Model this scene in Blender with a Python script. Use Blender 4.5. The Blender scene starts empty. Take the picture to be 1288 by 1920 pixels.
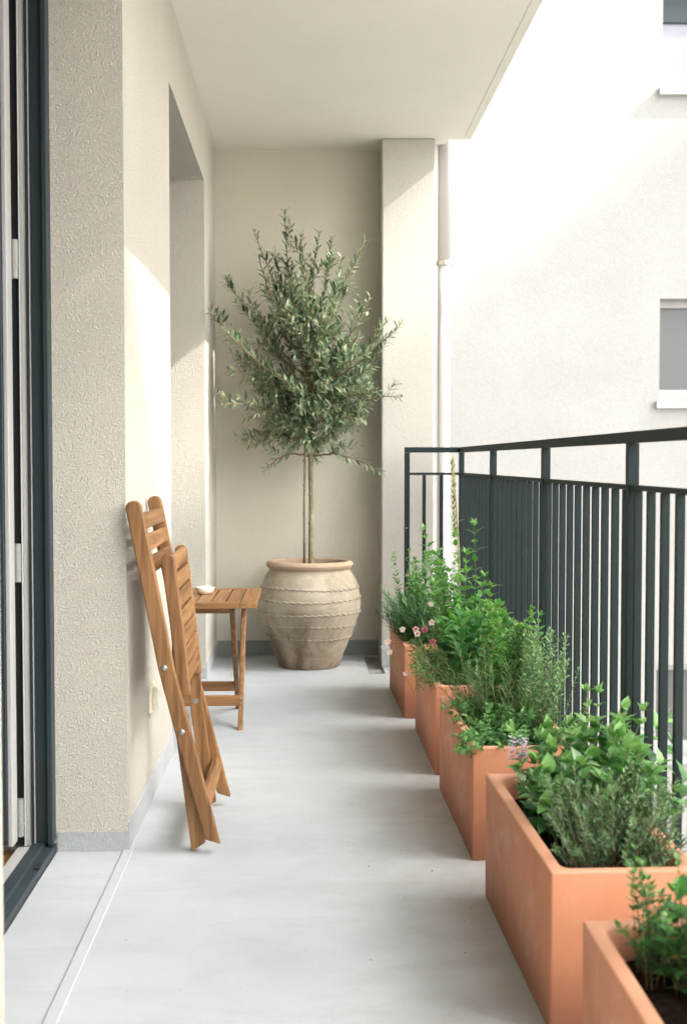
import bpy, bmesh, math, random
from mathutils import Vector, Matrix, noise

R = math.radians
scene = bpy.context.scene
COL = scene.collection
rnd = random.Random(7)
V = Vector

# ------------------------------------------------------------------ helpers
class MB:
    """collects verts / faces / per-vertex tone and links them as one mesh"""
    def __init__(self):
        self.v = []; self.f = []; self.t = []
    def add(self, vs, fs, tone=0.5):
        o = len(self.v)
        self.v += [tuple(p) for p in vs]
        self.t += [tone] * len(vs)
        self.f += [tuple(i + o for i in f) for f in fs]
    def box(self, x0, x1, y0, y1, z0, z1, tone=0.5):
        vs = [(x0, y0, z0), (x1, y0, z0), (x1, y1, z0), (x0, y1, z0), (x0, y0, z1), (x1, y0, z1), (x1, y1, z1), (x0, y1, z1)]
        self.add(vs, [(0, 3, 2, 1), (4, 5, 6, 7), (0, 1, 5, 4), (1, 2, 6, 5), (2, 3, 7, 6), (3, 0, 4, 7)], tone)
        return self
    def prism_y(self, outline, y0, y1, tone=0.5):
        n = len(outline)
        vs = [(x, y0, z) for x, z in outline] + [(x, y1, z) for x, z in outline]
        fs = [tuple(range(n)), tuple(range(2 * n - 1, n - 1, -1))]
        fs += [(i, i + n, (i + 1) % n + n, (i + 1) % n) for i in range(n)]
        self.add(vs, fs, tone)
        return self
    def prism_x(self, outline, x0, x1, tone=0.5):
        n = len(outline)
        vs = [(x0, y, z) for y, z in outline] + [(x1, y, z) for y, z in outline]
        fs = [tuple(range(n)), tuple(range(2 * n - 1, n - 1, -1))]
        fs += [(i, i + n, (i + 1) % n + n, (i + 1) % n) for i in range(n)]
        self.add(vs, fs, tone)
        return self
    def tube(self, pts, radii, sides=6, tone=0.5, cap=True):
        pts = [V(p) for p in pts]
        n = len(pts)
        if not hasattr(radii, '__len__'):
            radii = [radii] * n
        vs = []; fs = []
        ref = V((0.3, 0.9, 0.2))
        for i, p in enumerate(pts):
            d = (pts[min(i + 1, n - 1)] - pts[max(i - 1, 0)])
            if d.length < 1e-9: d = V((0, 0, 1))
            d.normalize()
            a = d.cross(ref)
            if a.length < 1e-3: a = d.cross(V((1, 0, 0)))
            a.normalize(); b = d.cross(a)
            ref = a.cross(d) if False else ref
            for k in range(sides):
                t = 2 * math.pi * k / sides
                vs.append(p + (a * math.cos(t) + b * math.sin(t)) * radii[i])
        for i in range(n - 1):
            for k in range(sides):
                k2 = (k + 1) % sides
                fs.append((i * sides + k, i * sides + k2, (i + 1) * sides + k2, (i + 1) * sides + k))
        if cap:
            fs.append(tuple(range(sides - 1, -1, -1)))
            fs.append(tuple((n - 1) * sides + k for k in range(sides)))
        self.add(vs, fs, tone)
        return self
    def lathe(self, prof, seg=64, c=(0, 0, 0), wob=None, tone=0.5):
        vs = []; fs = []
        for j, (r, z) in enumerate(prof):
            for k in range(seg):
                a = 2 * math.pi * k / seg
                rr = r if wob is None else r + wob(a, z)
                vs.append((c[0] + rr * math.cos(a), c[1] + rr * math.sin(a), c[2] + z))
        for j in range(len(prof) - 1):
            for k in range(seg):
                k2 = (k + 1) % seg
                fs.append((j * seg + k, j * seg + k2, (j + 1) * seg + k2, (j + 1) * seg + k))
        self.add(vs, fs, tone)
        return self
    def leaf(self, p, d, n, L, W, curl=0.2, fold=0.25, shape='lance', rows=3, tone=0.5, wave=0.0):
        d = d.normalized()
        s = d.cross(n)
        if s.length < 1e-4: s = d.cross(V((0.31, 0.57, 0.76)))
        s.normalize(); n = s.cross(d).normalized()
        prof = LEAF[shape]
        vs = []; fs = []
        for i in range(rows + 1):
            t = i / rows
            x = t * (len(prof) - 1); k = min(int(x), len(prof) - 2); w = prof[k] + (prof[k + 1] - prof[k]) * (x - k)
            c = p + d * (L * (t - 0.15 * abs(curl) * t * t)) - n * (curl * L * t * t)
            wv = wave * L * (0.5 - (i % 2)) if 0 < i < rows else 0
            e = n * (fold * w * W * 0.5 + wv)
            vs += [c + s * (w * W * 0.5) + e, c, c - s * (w * W * 0.5) + e]
        for i in range(rows):
            a = i * 3; b = a + 3
            fs += [(a, a + 1, b + 1, b), (a + 1, a + 2, b + 2, b + 1)]
        self.add(vs, fs, tone)
    def build(self, name, mat, parent=None, smooth=False, bevel=0.0, seg=2):
        me = bpy.data.meshes.new(name)
        me.from_pydata(self.v, [], self.f)
        at = me.attributes.new('tone', 'FLOAT', 'POINT')
        at.data.foreach_set('value', self.t)
        if smooth:
            me.polygons.foreach_set('use_smooth', [True] * len(me.polygons))
        me.update()
        o = bpy.data.objects.new(name, me)
        COL.objects.link(o)
        me.materials.append(mat)
        if parent is not None: o.parent = parent
        if bevel > 0:
            fix_normals(me)
            m = o.modifiers.new('bevel', 'BEVEL'); m.width = bevel; m.segments = seg; m.limit_method = 'ANGLE'; m.angle_limit = R(30)
            m.harden_normals = False
        return o

def fix_normals(me):
    bm = bmesh.new(); bm.from_mesh(me)
    bmesh.ops.recalc_face_normals(bm, faces=bm.faces)
    bm.to_mesh(me); bm.free()

LEAF = {
    'lance': [0.12, 0.75, 1.0, 0.8, 0.03],
    'ovate': [0.15, 0.85, 1.0, 0.86, 0.6, 0.28, 0.02],
    'round': [0.3, 0.95, 1.0, 0.8, 0.12],
    'needle': [0.7, 1.0, 0.7, 0.1],
    'blade': [0.8, 1.0, 0.9, 0.65, 0.1],
}

def tag(o, label=None, cat=None, group=None, kind=None):
    if label: o['label'] = label
    if cat: o['category'] = cat
    if group: o['group'] = group
    if kind: o['kind'] = kind
    return o

def thing(name, label, cat, loc=(0, 0, 0), rz=0.0, group=None):
    o = bpy.data.objects.new(name, None)
    COL.objects.link(o)
    o.location = loc; o.rotation_euler = (0, 0, rz); o.empty_display_size = 0.1
    return tag(o, label, cat, group)

# ------------------------------------------------------------------ materials
def newmat(name):
    m = bpy.data.materials.new(name); m.use_nodes = True
    nt = m.node_tree
    return m, nt, nt.nodes, nt.links, nt.nodes['Principled BSDF']

def nd(ns, t, **kw):
    n = ns.new(t)
    for k, v in kw.items():
        if k in n.inputs.keys(): n.inputs[k].default_value = v
        else: setattr(n, k, v)
    return n

def ramp(ns, stops):
    r = ns.new('ShaderNodeValToRGB')
    e = r.color_ramp.elements
    while len(e) < len(stops): e.new(0.5)
    for i, (p, c) in enumerate(stops):
        e[i].position = p; e[i].color = (c[0], c[1], c[2], 1)
    return r

def mix(ns, ls, a, b, fac, blend='MIX'):
    m = ns.new('ShaderNodeMix'); m.data_type = 'RGBA'; m.blend_type = blend
    for s, x in ((6, a), (7, b)):
        if isinstance(x, tuple): m.inputs[s].default_value = (*x, 1)
        else: ls.new(x, m.inputs[s])
    if isinstance(fac, (int, float)): m.inputs[0].default_value = fac
    else: ls.new(fac, m.inputs[0])
    return m.outputs[2]

def objcoord(ns, ls, scale=(1, 1, 1), loc=(0, 0, 0)):
    tc = ns.new('ShaderNodeTexCoord'); mp = ns.new('ShaderNodeMapping')
    mp.inputs['Scale'].default_value = scale; mp.inputs['Location'].default_value = loc
    ls.new(tc.outputs['Object'], mp.inputs['Vector'])
    return mp.outputs['Vector']

def noise_tex(ns, ls, vec, scale, detail=4, rough=0.5, dist=0.0):
    n = ns.new('ShaderNodeTexNoise')
    n.inputs['Scale'].default_value = scale; n.inputs['Detail'].default_value = detail
    n.inputs['Roughness'].default_value = rough; n.inputs['Distortion'].default_value = dist
    ls.new(vec, n.inputs['Vector'])
    return n

def add_bump(ns, ls, bsdf, height, strength=0.3, dist=0.002, normal=None):
    b = ns.new('ShaderNodeBump'); b.inputs['Strength'].default_value = strength; b.inputs['Distance'].default_value = dist
    ls.new(height, b.inputs['Height'])
    if normal is not None: ls.new(normal, b.inputs['Normal'])
    ls.new(b.outputs['Normal'], bsdf.inputs['Normal'])
    return b.outputs['Normal']

def mathn(ns, ls, op, a, b=None):
    m = ns.new('ShaderNodeMath'); m.operation = op
    for i, x in enumerate((a, b)):
        if x is None: continue
        if isinstance(x, (int, float)): m.inputs[i].default_value = x
        else: ls.new(x, m.inputs[i])
    return m.outputs[0]

def stucco(name, col, scale=95.0, depth=0.0035, strength=0.9, var=0.10):
    m, nt, ns, ls, b = newmat(name)
    v = objcoord(ns, ls)
    n1 = noise_tex(ns, ls, v, scale, 2.0, 0.55, 1.1)
    ridge = mathn(ns, ls, 'ABSOLUTE', mathn(ns, ls, 'SUBTRACT', n1.outputs['Fac'], 0.5))
    ridge = mathn(ns, ls, 'MINIMUM', mathn(ns, ls, 'MULTIPLY', ridge, 4.5), 1.0)
    n2 = noise_tex(ns, ls, v, scale * 1.9, 2, 0.6, 1.0)
    h = mathn(ns, ls, 'ADD', mathn(ns, ls, 'MULTIPLY', ridge, 0.8), mathn(ns, ls, 'MULTIPLY', n2.outputs['Fac'], 1.1))
    add_bump(ns, ls, b, h, strength, depth)
    big = noise_tex(ns, ls, v, 1.3, 5, 0.6)
    r = ramp(ns, [(0.3, tuple(c * (1 - var) for c in col)), (0.7, col)])
    ls.new(big.outputs['Fac'], r.inputs['Fac'])
    cav = ramp(ns, [(0.0, (0.80, 0.80, 0.79)), (0.35, (1, 1, 1))])
    ls.new(ridge, cav.inputs['Fac'])
    c = mix(ns, ls, r.outputs['Color'], cav.outputs['Color'], 0.4, 'MULTIPLY')
    ls.new(c, b.inputs['Base Color'])
    b.inputs['Roughness'].default_value = 0.95
    b.inputs['Specular IOR Level'].default_value = 0.2
    return m

def plain(name, col, rough=0.6, var=0.08, nscale=6.0, bump=0.0, bscale=200.0, metallic=0.0, spec=0.5):
    m, nt, ns, ls, b = newmat(name)
    v = objcoord(ns, ls)
    n = noise_tex(ns, ls, v, nscale, 5, 0.6)
    r = ramp(ns, [(0.3, tuple(c * (1 - var) for c in col)), (0.7, tuple(min(1, c * (1 + var)) for c in col))])
    ls.new(n.outputs['Fac'], r.inputs['Fac'])
    ls.new(r.outputs['Color'], b.inputs['Base Color'])
    b.inputs['Roughness'].default_value = rough
    b.inputs['Metallic'].default_value = metallic
    b.inputs['Specular IOR Level'].default_value = spec
    if bump > 0:
        n2 = noise_tex(ns, ls, v, bscale, 3, 0.6)
        add_bump(ns, ls, b, n2.outputs['Fac'], bump, 0.001)
    return m

def wood(name, axis):
    m, nt, ns, ls, b = newmat(name)
    sc = {'x': (3.0, 60, 60), 'y': (60, 3.0, 60), 'z': (60, 60, 3.0)}[axis]
    oi = ns.new('ShaderNodeObjectInfo')
    off = ns.new('ShaderNodeVectorMath'); off.operation = 'SCALE'
    comb = ns.new('ShaderNodeCombineXYZ')
    for i in range(3): ls.new(oi.outputs['Random'], comb.inputs[i])
    ls.new(comb.outputs[0], off.inputs[0]); off.inputs['Scale'].default_value = 37.0
    v0 = objcoord(ns, ls, sc)
    ad = ns.new('ShaderNodeVectorMath'); ad.operation = 'ADD'
    ls.new(v0, ad.inputs[0]); ls.new(off.outputs[0], ad.inputs[1])
    v = ad.outputs[0]
    n = noise_tex(ns, ls, v, 0.9, 5, 0.65, 0.6)
    r = ramp(ns, [(0.28, (0.082, 0.036, 0.013)), (0.48, (0.198, 0.094, 0.033)), (0.72, (0.325, 0.170, 0.066))])
    ls.new(n.outputs['Fac'], r.inputs['Fac'])
    hv = ns.new('ShaderNodeHueSaturation')
    mr = ns.new('ShaderNodeMapRange'); mr.inputs[3].default_value = 0.82; mr.inputs[4].default_value = 1.22
    ls.new(oi.outputs['Random'], mr.inputs[0]); ls.new(mr.outputs[0], hv.inputs['Value'])
    ls.new(r.outputs['Color'], hv.inputs['Color'])
    ls.new(hv.outputs['Color'], b.inputs['Base Color'])
    b.inputs['Roughness'].default_value = 0.48
    b.inputs['Specular IOR Level'].default_value = 0.4
    n2 = noise_tex(ns, ls, v, 3.0, 3, 0.6)
    add_bump(ns, ls, b, n2.outputs['Fac'], 0.25, 0.0012)
    return m

def leafmat(name, stops, trans=0.35, rough=0.45, spec=0.4, back=None):
    m, nt, ns, ls, b = newmat(name)
    a = ns.new('ShaderNodeAttribute'); a.attribute_name = 'tone'
    r = ramp(ns, stops)
    ls.new(a.outputs['Fac'], r.inputs['Fac'])
    c = r.outputs['Color']
    if back is not None:
        g = ns.new('ShaderNodeNewGeometry')
        c = mix(ns, ls, c, back, mathn(ns, ls, 'MULTIPLY', g.outputs['Backfacing'], 0.75))
    ls.new(c, b.inputs['Base Color'])
    b.inputs['Roughness'].default_value = rough
    b.inputs['Specular IOR Level'].default_value = spec
    tr = ns.new('ShaderNodeBsdfTranslucent')
    hs = ns.new('ShaderNodeHueSaturation'); hs.inputs['Saturation'].default_value = 1.15; hs.inputs['Value'].default_value = 1.5
    hs.inputs['Hue'].default_value = 0.485
    ls.new(c, hs.inputs['Color']); ls.new(hs.outputs['Color'], tr.inputs['Color'])
    mx = ns.new('ShaderNodeMixShader'); mx.inputs[0].default_value = trans
    ls.new(b.outputs[0], mx.inputs[1]); ls.new(tr.outputs[0], mx.inputs[2])
    ls.new(mx.outputs[0], ns['Material Output'].inputs['Surface'])
    return m

def floor_material():
    m, nt, ns, ls, b = newmat('painted_concrete')
    v = objcoord(ns, ls)
    n = noise_tex(ns, ls, v, 1.7, 6, 0.62)
    r = ramp(ns, [(0.28, (0.345, 0.370, 0.390)), (0.5, (0.405, 0.428, 0.445)), (0.75, (0.435, 0.455, 0.468))])
    ls.new(n.outputs['Fac'], r.inputs['Fac'])
    # dirt along the planter side, its brown also deepening the planters' shadow
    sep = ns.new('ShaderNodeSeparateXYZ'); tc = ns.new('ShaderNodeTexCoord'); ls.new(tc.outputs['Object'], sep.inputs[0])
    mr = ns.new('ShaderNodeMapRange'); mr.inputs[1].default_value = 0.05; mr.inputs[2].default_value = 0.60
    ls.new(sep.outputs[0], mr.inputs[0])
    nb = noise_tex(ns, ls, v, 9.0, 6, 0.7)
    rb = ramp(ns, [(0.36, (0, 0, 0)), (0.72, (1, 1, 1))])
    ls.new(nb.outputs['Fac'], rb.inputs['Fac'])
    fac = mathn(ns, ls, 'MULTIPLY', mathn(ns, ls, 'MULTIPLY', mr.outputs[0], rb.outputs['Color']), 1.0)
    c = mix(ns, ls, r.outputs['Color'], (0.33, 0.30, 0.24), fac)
    nw = noise_tex(ns, ls, objcoord(ns, ls, (1.6, 5.0, 1)), 1.0, 7, 0.72, 1.2)
    rw = ramp(ns, [(0.40, (0.93, 0.93, 0.92)), (0.52, (1, 1, 1)), (0.70, (1.0, 1.0, 1.0))]); ls.new(nw.outputs['Fac'], rw.inputs['Fac'])
    c = mix(ns, ls, c, rw.outputs['Color'], 0.9, 'MULTIPLY')
    # small dark specks and grit
    vo = ns.new('ShaderNodeTexVoronoi'); vo.inputs['Scale'].default_value = 16.0; vo.inputs['Randomness'].default_value = 1.0
    ls.new(v, vo.inputs['Vector'])
    rs = ramp(ns, [(0.035, (1, 1, 1)), (0.06, (0, 0, 0))])
    ls.new(vo.outputs['Distance'], rs.inputs['Fac'])
    wn = ns.new('ShaderNodeSeparateColor'); ls.new(vo.outputs['Color'], wn.inputs[0])
    keep = mathn(ns, ls, 'GREATER_THAN', wn.outputs[0], 0.80)
    c = mix(ns, ls, c, (0.20, 0.17, 0.13), mathn(ns, ls, 'MULTIPLY', mathn(ns, ls, 'MULTIPLY', rs.outputs['Color'], keep), 0.7))
    ng = noise_tex(ns, ls, v, 240, 2, 0.7)
    rg = ramp(ns, [(0.30, (0.90, 0.90, 0.90)), (0.55, (1, 1, 1))]); ls.new(ng.outputs['Fac'], rg.inputs['Fac'])
    c = mix(ns, ls, c, rg.outputs['Color'], 0.8, 'MULTIPLY')
    ls.new(c, b.inputs['Base Color'])
    rr = ramp(ns, [(0.3, (0.42, 0.42, 0.42)), (0.7, (0.60, 0.60, 0.60))]); ls.new(nb.outputs['Fac'], rr.inputs['Fac'])
    ls.new(rr.outputs['Color'], b.inputs['Roughness'])
    n3 = noise_tex(ns, ls, v, 30, 4, 0.6)
    add_bump(ns, ls, b, n3.outputs['Fac'], 0.12, 0.003)
    return m

def terracotta():
    m, nt, ns, ls, b = newmat('smooth_terracotta')
    v = objcoord(ns, ls)
    n = noise_tex(ns, ls, v, 5.0, 6, 0.6, 0.4)
    r = ramp(ns, [(0.25, (0.47, 0.185, 0.095)), (0.5, (0.55, 0.235, 0.128)), (0.8, (0.60, 0.285, 0.17))])
    ls.new(n.outputs['Fac'], r.inputs['Fac'])
    vs = objcoord(ns, ls, (40, 40, 4))
    n4 = noise_tex(ns, ls, vs, 1.0, 3, 0.6)
    rs = ramp(ns, [(0.3, (0.95, 0.94, 0.93)), (0.6, (1, 1, 1))]); ls.new(n4.outputs['Fac'], rs.inputs['Fac'])
    c = mix(ns, ls, r.outputs['Color'], rs.outputs['Color'], 0.6, 'MULTIPLY')
    oi = ns.new('ShaderNodeObjectInfo')
    mo = ns.new('ShaderNodeMapRange'); mo.inputs[3].default_value = 0.90; mo.inputs[4].default_value = 1.10
    ls.new(oi.outputs['Random'], mo.inputs[0])
    hv = ns.new('ShaderNodeHueSaturation'); ls.new(mo.outputs[0], hv.inputs['Value']); ls.new(c, hv.inputs['Color']); c = hv.outputs['Color']
    zz = ns.new('ShaderNodeSeparateXYZ'); ls.new(v, zz.inputs[0])
    nbm = noise_tex(ns, ls, v, 7.0, 7, 0.7, 0.8)
    damp = ns.new('ShaderNodeMapRange'); damp.inputs[1].default_value = 0.0; damp.inputs[2].default_value = 0.10; damp.inputs[3].default_value = 0.75; damp.inputs[4].default_value = 0.0
    ls.new(mathn(ns, ls, 'SUBTRACT', zz.outputs[2], mathn(ns, ls, 'MULTIPLY', nbm.outputs['Fac'], 0.06)), damp.inputs[0])
    c = mix(ns, ls, c, (0.34, 0.145, 0.085), damp.outputs[0])
    rbl = ramp(ns, [(0.54, (0, 0, 0)), (0.70, (1, 1, 1))]); ls.new(nbm.outputs['Fac'], rbl.inputs['Fac'])
    c = mix(ns, ls, c, (0.66, 0.40, 0.29), mathn(ns, ls, 'MULTIPLY', rbl.outputs['Color'], 0.45))
    # upward faces (the rim) are mixed paler
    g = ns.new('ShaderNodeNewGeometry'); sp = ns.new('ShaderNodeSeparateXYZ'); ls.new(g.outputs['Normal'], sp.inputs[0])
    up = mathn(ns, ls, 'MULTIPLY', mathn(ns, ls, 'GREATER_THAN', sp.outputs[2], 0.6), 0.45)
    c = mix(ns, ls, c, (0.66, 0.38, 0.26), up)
    ls.new(c, b.inputs['Base Color'])
    b.inputs['Roughness'].default_value = 0.68
    b.inputs['Specular IOR Level'].default_value = 0.3
    n2 = noise_tex(ns, ls, v, 150, 3, 0.6)
    add_bump(ns, ls, b, n2.outputs['Fac'], 0.12, 0.001)
    return m

def old_pot():
    m, nt, ns, ls, b = newmat('weathered_terracotta')
    v = objcoord(ns, ls)
    n = noise_tex(ns, ls, objcoord(ns, ls, (7, 7, 4)), 1.0, 8, 0.66, 0.5)
    r = ramp(ns, [(0.34, (0.145, 0.105, 0.070)), (0.45, (0.225, 0.180, 0.128)), (0.56, (0.30, 0.257, 0.192)), (0.78, (0.39, 0.350, 0.278))])
    sp = ns.new('ShaderNodeSeparateXYZ'); ls.new(v, sp.inputs[0])
    mr = ns.new('ShaderNodeMapRange'); mr.inputs[1].default_value = 0.02; mr.inputs[2].default_value = 0.36
    mr.inputs[3].default_value = -0.10; mr.inputs[4].default_value = 0.13
    ls.new(sp.outputs[2], mr.inputs[0])
    f = mathn(ns, ls, 'ADD', n.outputs['Fac'], mr.outputs[0])
    ls.new(f, r.inputs['Fac'])
    # rim keeps more of its orange
    mr2 = ns.new('ShaderNodeMapRange'); mr2.inputs[1].default_value = 0.455; mr2.inputs[2].default_value = 0.50
    ls.new(sp.outputs[2], mr2.inputs[0])
    c = mix(ns, ls, r.outputs['Color'], (0.40, 0.26, 0.165), mathn(ns, ls, 'MULTIPLY', mr2.outputs[0], 0.55))
    st = noise_tex(ns, ls, objcoord(ns, ls, (26, 26, 110)), 1.0, 3, 0.6)
    rs = ramp(ns, [(0.35, (0.82, 0.80, 0.77)), (0.6, (1, 1, 1))]); ls.new(st.outputs['Fac'], rs.inputs['Fac'])
    c = mix(ns, ls, c, rs.outputs['Color'], 0.6, 'MULTIPLY')
    ls.new(c, b.inputs['Base Color'])
    b.inputs['Roughness'].default_value = 0.9
    b.inputs['Specular IOR Level'].default_value = 0.2
    nb = noise_tex(ns, ls, objcoord(ns, ls, (30, 30, 120)), 1.0, 4, 0.6)
    add_bump(ns, ls, b, nb.outputs['Fac'], 0.35, 0.004)
    return m

def soil_material():
    m, nt, ns, ls, b = newmat('potting_soil')
    v = objcoord(ns, ls)
    n = noise_tex(ns, ls, v, 70, 5, 0.7)
    r = ramp(ns, [(0.35, (0.008, 0.006, 0.004)), (0.6, (0.030, 0.021, 0.014)), (0.8, (0.075, 0.055, 0.038))])
    ls.new(n.outputs['Fac'], r.inputs['Fac']); ls.new(r.outputs['Color'], b.inputs['Base Color'])
    b.inputs['Roughness'].default_value = 1.0; b.inputs['Specular IOR Level'].default_value = 0.1
    add_bump(ns, ls, b, n.outputs['Fac'], 1.0, 0.008)
    return m

def bark():
    m, nt, ns, ls, b = newmat('olive_bark')
    n = noise_tex(ns, ls, objcoord(ns, ls, (60, 60, 22)), 1.0, 5, 0.7)
    r = ramp(ns, [(0.3, (0.09, 0.075, 0.045)), (0.5, (0.20, 0.175, 0.105)), (0.72, (0.30, 0.275, 0.18))])
    ls.new(n.outputs['Fac'], r.inputs['Fac']); ls.new(r.outputs['Color'], b.inputs['Base Color'])
    b.inputs['Roughness'].default_value = 0.85
    add_bump(ns, ls, b, n.outputs['Fac'], 0.5, 0.003)
    return m

def glass(name, tint, rough=0.05):
    m, nt, ns, ls, b = newmat(name)
    v = objcoord(ns, ls)
    n = noise_tex(ns, ls, v, 2.0, 2, 0.5)
    r = ramp(ns, [(0.3, tuple(c * 0.9 for c in tint)), (0.7, tint)])
    ls.new(n.outputs['Fac'], r.inputs['Fac']); ls.new(r.outputs['Color'], b.inputs['Base Color'])
    b.inputs['Roughness'].default_value = rough
    b.inputs['Specular IOR Level'].default_value = 0.6
    return m

WALLC = (0.565, 0.537, 0.470)
M = {}
M['stucco'] = stucco('beige_stucco', WALLC, 112, 0.0028, 1.0)
M['stucco_fine'] = stucco('fine_beige_stucco', (0.585, 0.55, 0.46), 130, 0.002, 0.6)
M['render'] = stucco('pale_render', (0.42, 0.405, 0.368), 60, 0.0018, 0.3, 0.04)
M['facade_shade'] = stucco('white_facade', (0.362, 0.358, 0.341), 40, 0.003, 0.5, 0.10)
M['render_far'] = stucco('cream_facade', (0.82, 0.80, 0.75), 40, 0.002, 0.3, 0.05)
M['ceiling'] = plain('ceiling_paint', (0.69, 0.68, 0.615), 0.9, 0.03, 2.0, 0.1, 90, spec=0.2)
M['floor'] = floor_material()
M['seam'] = plain('floor_seam', (0.40, 0.415, 0.425), 0.6, 0.06, 9, 0.15, 60)
M['skirt'] = stucco('grey_skirting_paint', (0.36, 0.385, 0.38), 70, 0.002, 0.5)
M['skirt_pale'] = plain('pale_grey_skirting_paint', (0.37, 0.385, 0.39), 0.7, 0.08, 5, 0.2, 60)
M['skirt_shaded'] = plain('shade_darkened_skirting', (0.20, 0.215, 0.20), 0.7, 0.15, 5, 0.2, 60)  # end wall skirting, colour darkened for the shade it stands in
M['drain'] = plain('dirty_concrete', (0.24, 0.23, 0.205), 0.9, 0.4, 20, 0.6, 60)
M['metal'] = plain('green_black_powder_coat', (0.0055, 0.0135, 0.0140), 0.55, 0.12, 14, 0.05, 300, spec=0.22)
M['alu'] = plain('anthracite_aluminium', (0.020, 0.031, 0.036), 0.45, 0.1, 8, 0.03, 300, spec=0.3)
M['hinge'] = plain('grey_hinge', (0.22, 0.22, 0.21), 0.4, 0.1, 20)
M['white_dull'] = plain('dull_white_frame', (0.36, 0.36, 0.355), 0.5, 0.04, 4)
M['white'] = plain('white_pvc', (0.38, 0.38, 0.37), 0.35, 0.03, 4)
M['rubber'] = plain('black_gasket', (0.008, 0.009, 0.009), 0.7, 0.1, 5)
M['steel'] = plain('bolt_steel', (0.36, 0.33, 0.28), 0.45, 0.1, 30, metallic=0.9)
M['wood_x'] = wood('teak_along_x', 'x'); M['wood_y'] = wood('teak_along_y', 'y'); M['wood_z'] = wood('teak_along_z', 'z')
M['terra'] = terracotta(); M['pot'] = old_pot(); M['soil'] = soil_material(); M['bark'] = bark()
M['cane'] = plain('bamboo_cane', (0.19, 0.155, 0.10), 0.6, 0.25, 20, 0.2, 80)
M['bowl'] = plain('cream_glaze', (0.74, 0.68, 0.56), 0.3, 0.05, 20)
M['parquet'] = wood('room_parquet', 'y')
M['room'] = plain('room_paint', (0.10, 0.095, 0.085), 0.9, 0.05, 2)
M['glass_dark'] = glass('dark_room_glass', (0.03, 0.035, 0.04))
M['glass_sky'] = glass('bright_blind_glass', (0.20, 0.215, 0.25), 0.15)
M['glass_grey'] = glass('grey_blind_glass', (0.085, 0.09, 0.088), 0.35)
M['ground'] = plain('courtyard_paving', (0.42, 0.41, 0.39), 0.9, 0.2, 0.6, 0.2, 10)
M['roof'] = plain('roof_tile', (0.22, 0.10, 0.06), 0.8, 0.2, 3, 0.3, 20)
M['pipe'] = plain('white_pipe_paint', (0.335, 0.325, 0.315), 0.4, 0.03, 5)

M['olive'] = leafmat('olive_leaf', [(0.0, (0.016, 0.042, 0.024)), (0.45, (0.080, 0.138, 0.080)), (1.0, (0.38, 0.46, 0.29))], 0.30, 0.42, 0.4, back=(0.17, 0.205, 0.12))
M['mint'] = leafmat('mint_leaf', [(0.0, (0.014, 0.075, 0.015)), (0.5, (0.060, 0.190, 0.045)), (1.0, (0.26, 0.47, 0.16))], 0.32, 0.38, 0.6)
M['thyme'] = leafmat('thyme_leaf', [(0.0, (0.015, 0.058, 0.019)), (0.55, (0.052, 0.131, 0.049)), (1.0, (0.235, 0.391, 0.176))], 0.25)
M['oregano'] = leafmat('oregano_leaf', [(0.0, (0.015, 0.073, 0.017)), (0.55, (0.053, 0.175, 0.043)), (1.0, (0.224, 0.454, 0.155))], 0.3)
M['lavender'] = leafmat('lavender_leaf', [(0.0, (0.026, 0.087, 0.024)), (0.5, (0.082, 0.184, 0.065)), (1.0, (0.241, 0.388, 0.173))], 0.25)
M['sage'] = leafmat('sage_leaf', [(0.0, (0.026, 0.107, 0.022)), (0.5, (0.077, 0.223, 0.049)), (1.0, (0.232, 0.427, 0.130))], 0.35)
M['dark_leaf'] = leafmat('dark_herb_leaf', [(0.0, (0.014, 0.078, 0.019)), (0.6, (0.041, 0.165, 0.039)), (1.0, (0.146, 0.365, 0.099))], 0.3)
M['nemesia'] = leafmat('flowering_leaf', [(0.0, (0.021, 0.082, 0.024)), (0.5, (0.065, 0.165, 0.049)), (1.0, (0.258, 0.310, 0.119))], 0.3)
M['stem'] = leafmat('green_stem', [(0.0, (0.06, 0.12, 0.03)), (0.5, (0.13, 0.20, 0.06)), (1.0, (0.30, 0.32, 0.14))], 0.1)
M['woody'] = leafmat('woody_stem', [(0.0, (0.09, 0.065, 0.035)), (0.5, (0.19, 0.14, 0.075)), (1.0, (0.34, 0.26, 0.15))], 0.05)
M['petal'] = leafmat('pale_pink_petal', [(0.0, (0.22, 0.02, 0.04)), (0.35, (0.46, 0.15, 0.17)), (0.6, (0.58, 0.40, 0.37)), (1.0, (0.66, 0.58, 0.52))], 0.3)
M['lilac'] = leafmat('lilac_petal', [(0.0, (0.30, 0.20, 0.36)), (0.5, (0.55, 0.45, 0.56)), (1.0, (0.75, 0.70, 0.72))], 0.3)
M['yellow'] = leafmat('yellow_leaf', [(0.0, (0.30, 0.36, 0.03)), (1.0, (0.50, 0.52, 0.06))], 0.4)
M['spike'] = leafmat('bolted_flower_spike', [(0.0, (0.08, 0.09, 0.03)), (0.5, (0.20, 0.22, 0.08)), (1.0, (0.42, 0.40, 0.20))], 0.25)
M['litter'] = leafmat('dry_leaf_bits', [(0.0, (0.03, 0.022, 0.012)), (1.0, (0.14, 0.10, 0.06))], 0.1)

# ------------------------------------------------------------------ the balcony shell
WX = -0.455          # face of the house wall
ZC = 2.58            # ceiling
YE = 6.44            # end wall
EDGE = 0.815         # free edge of slab above

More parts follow.
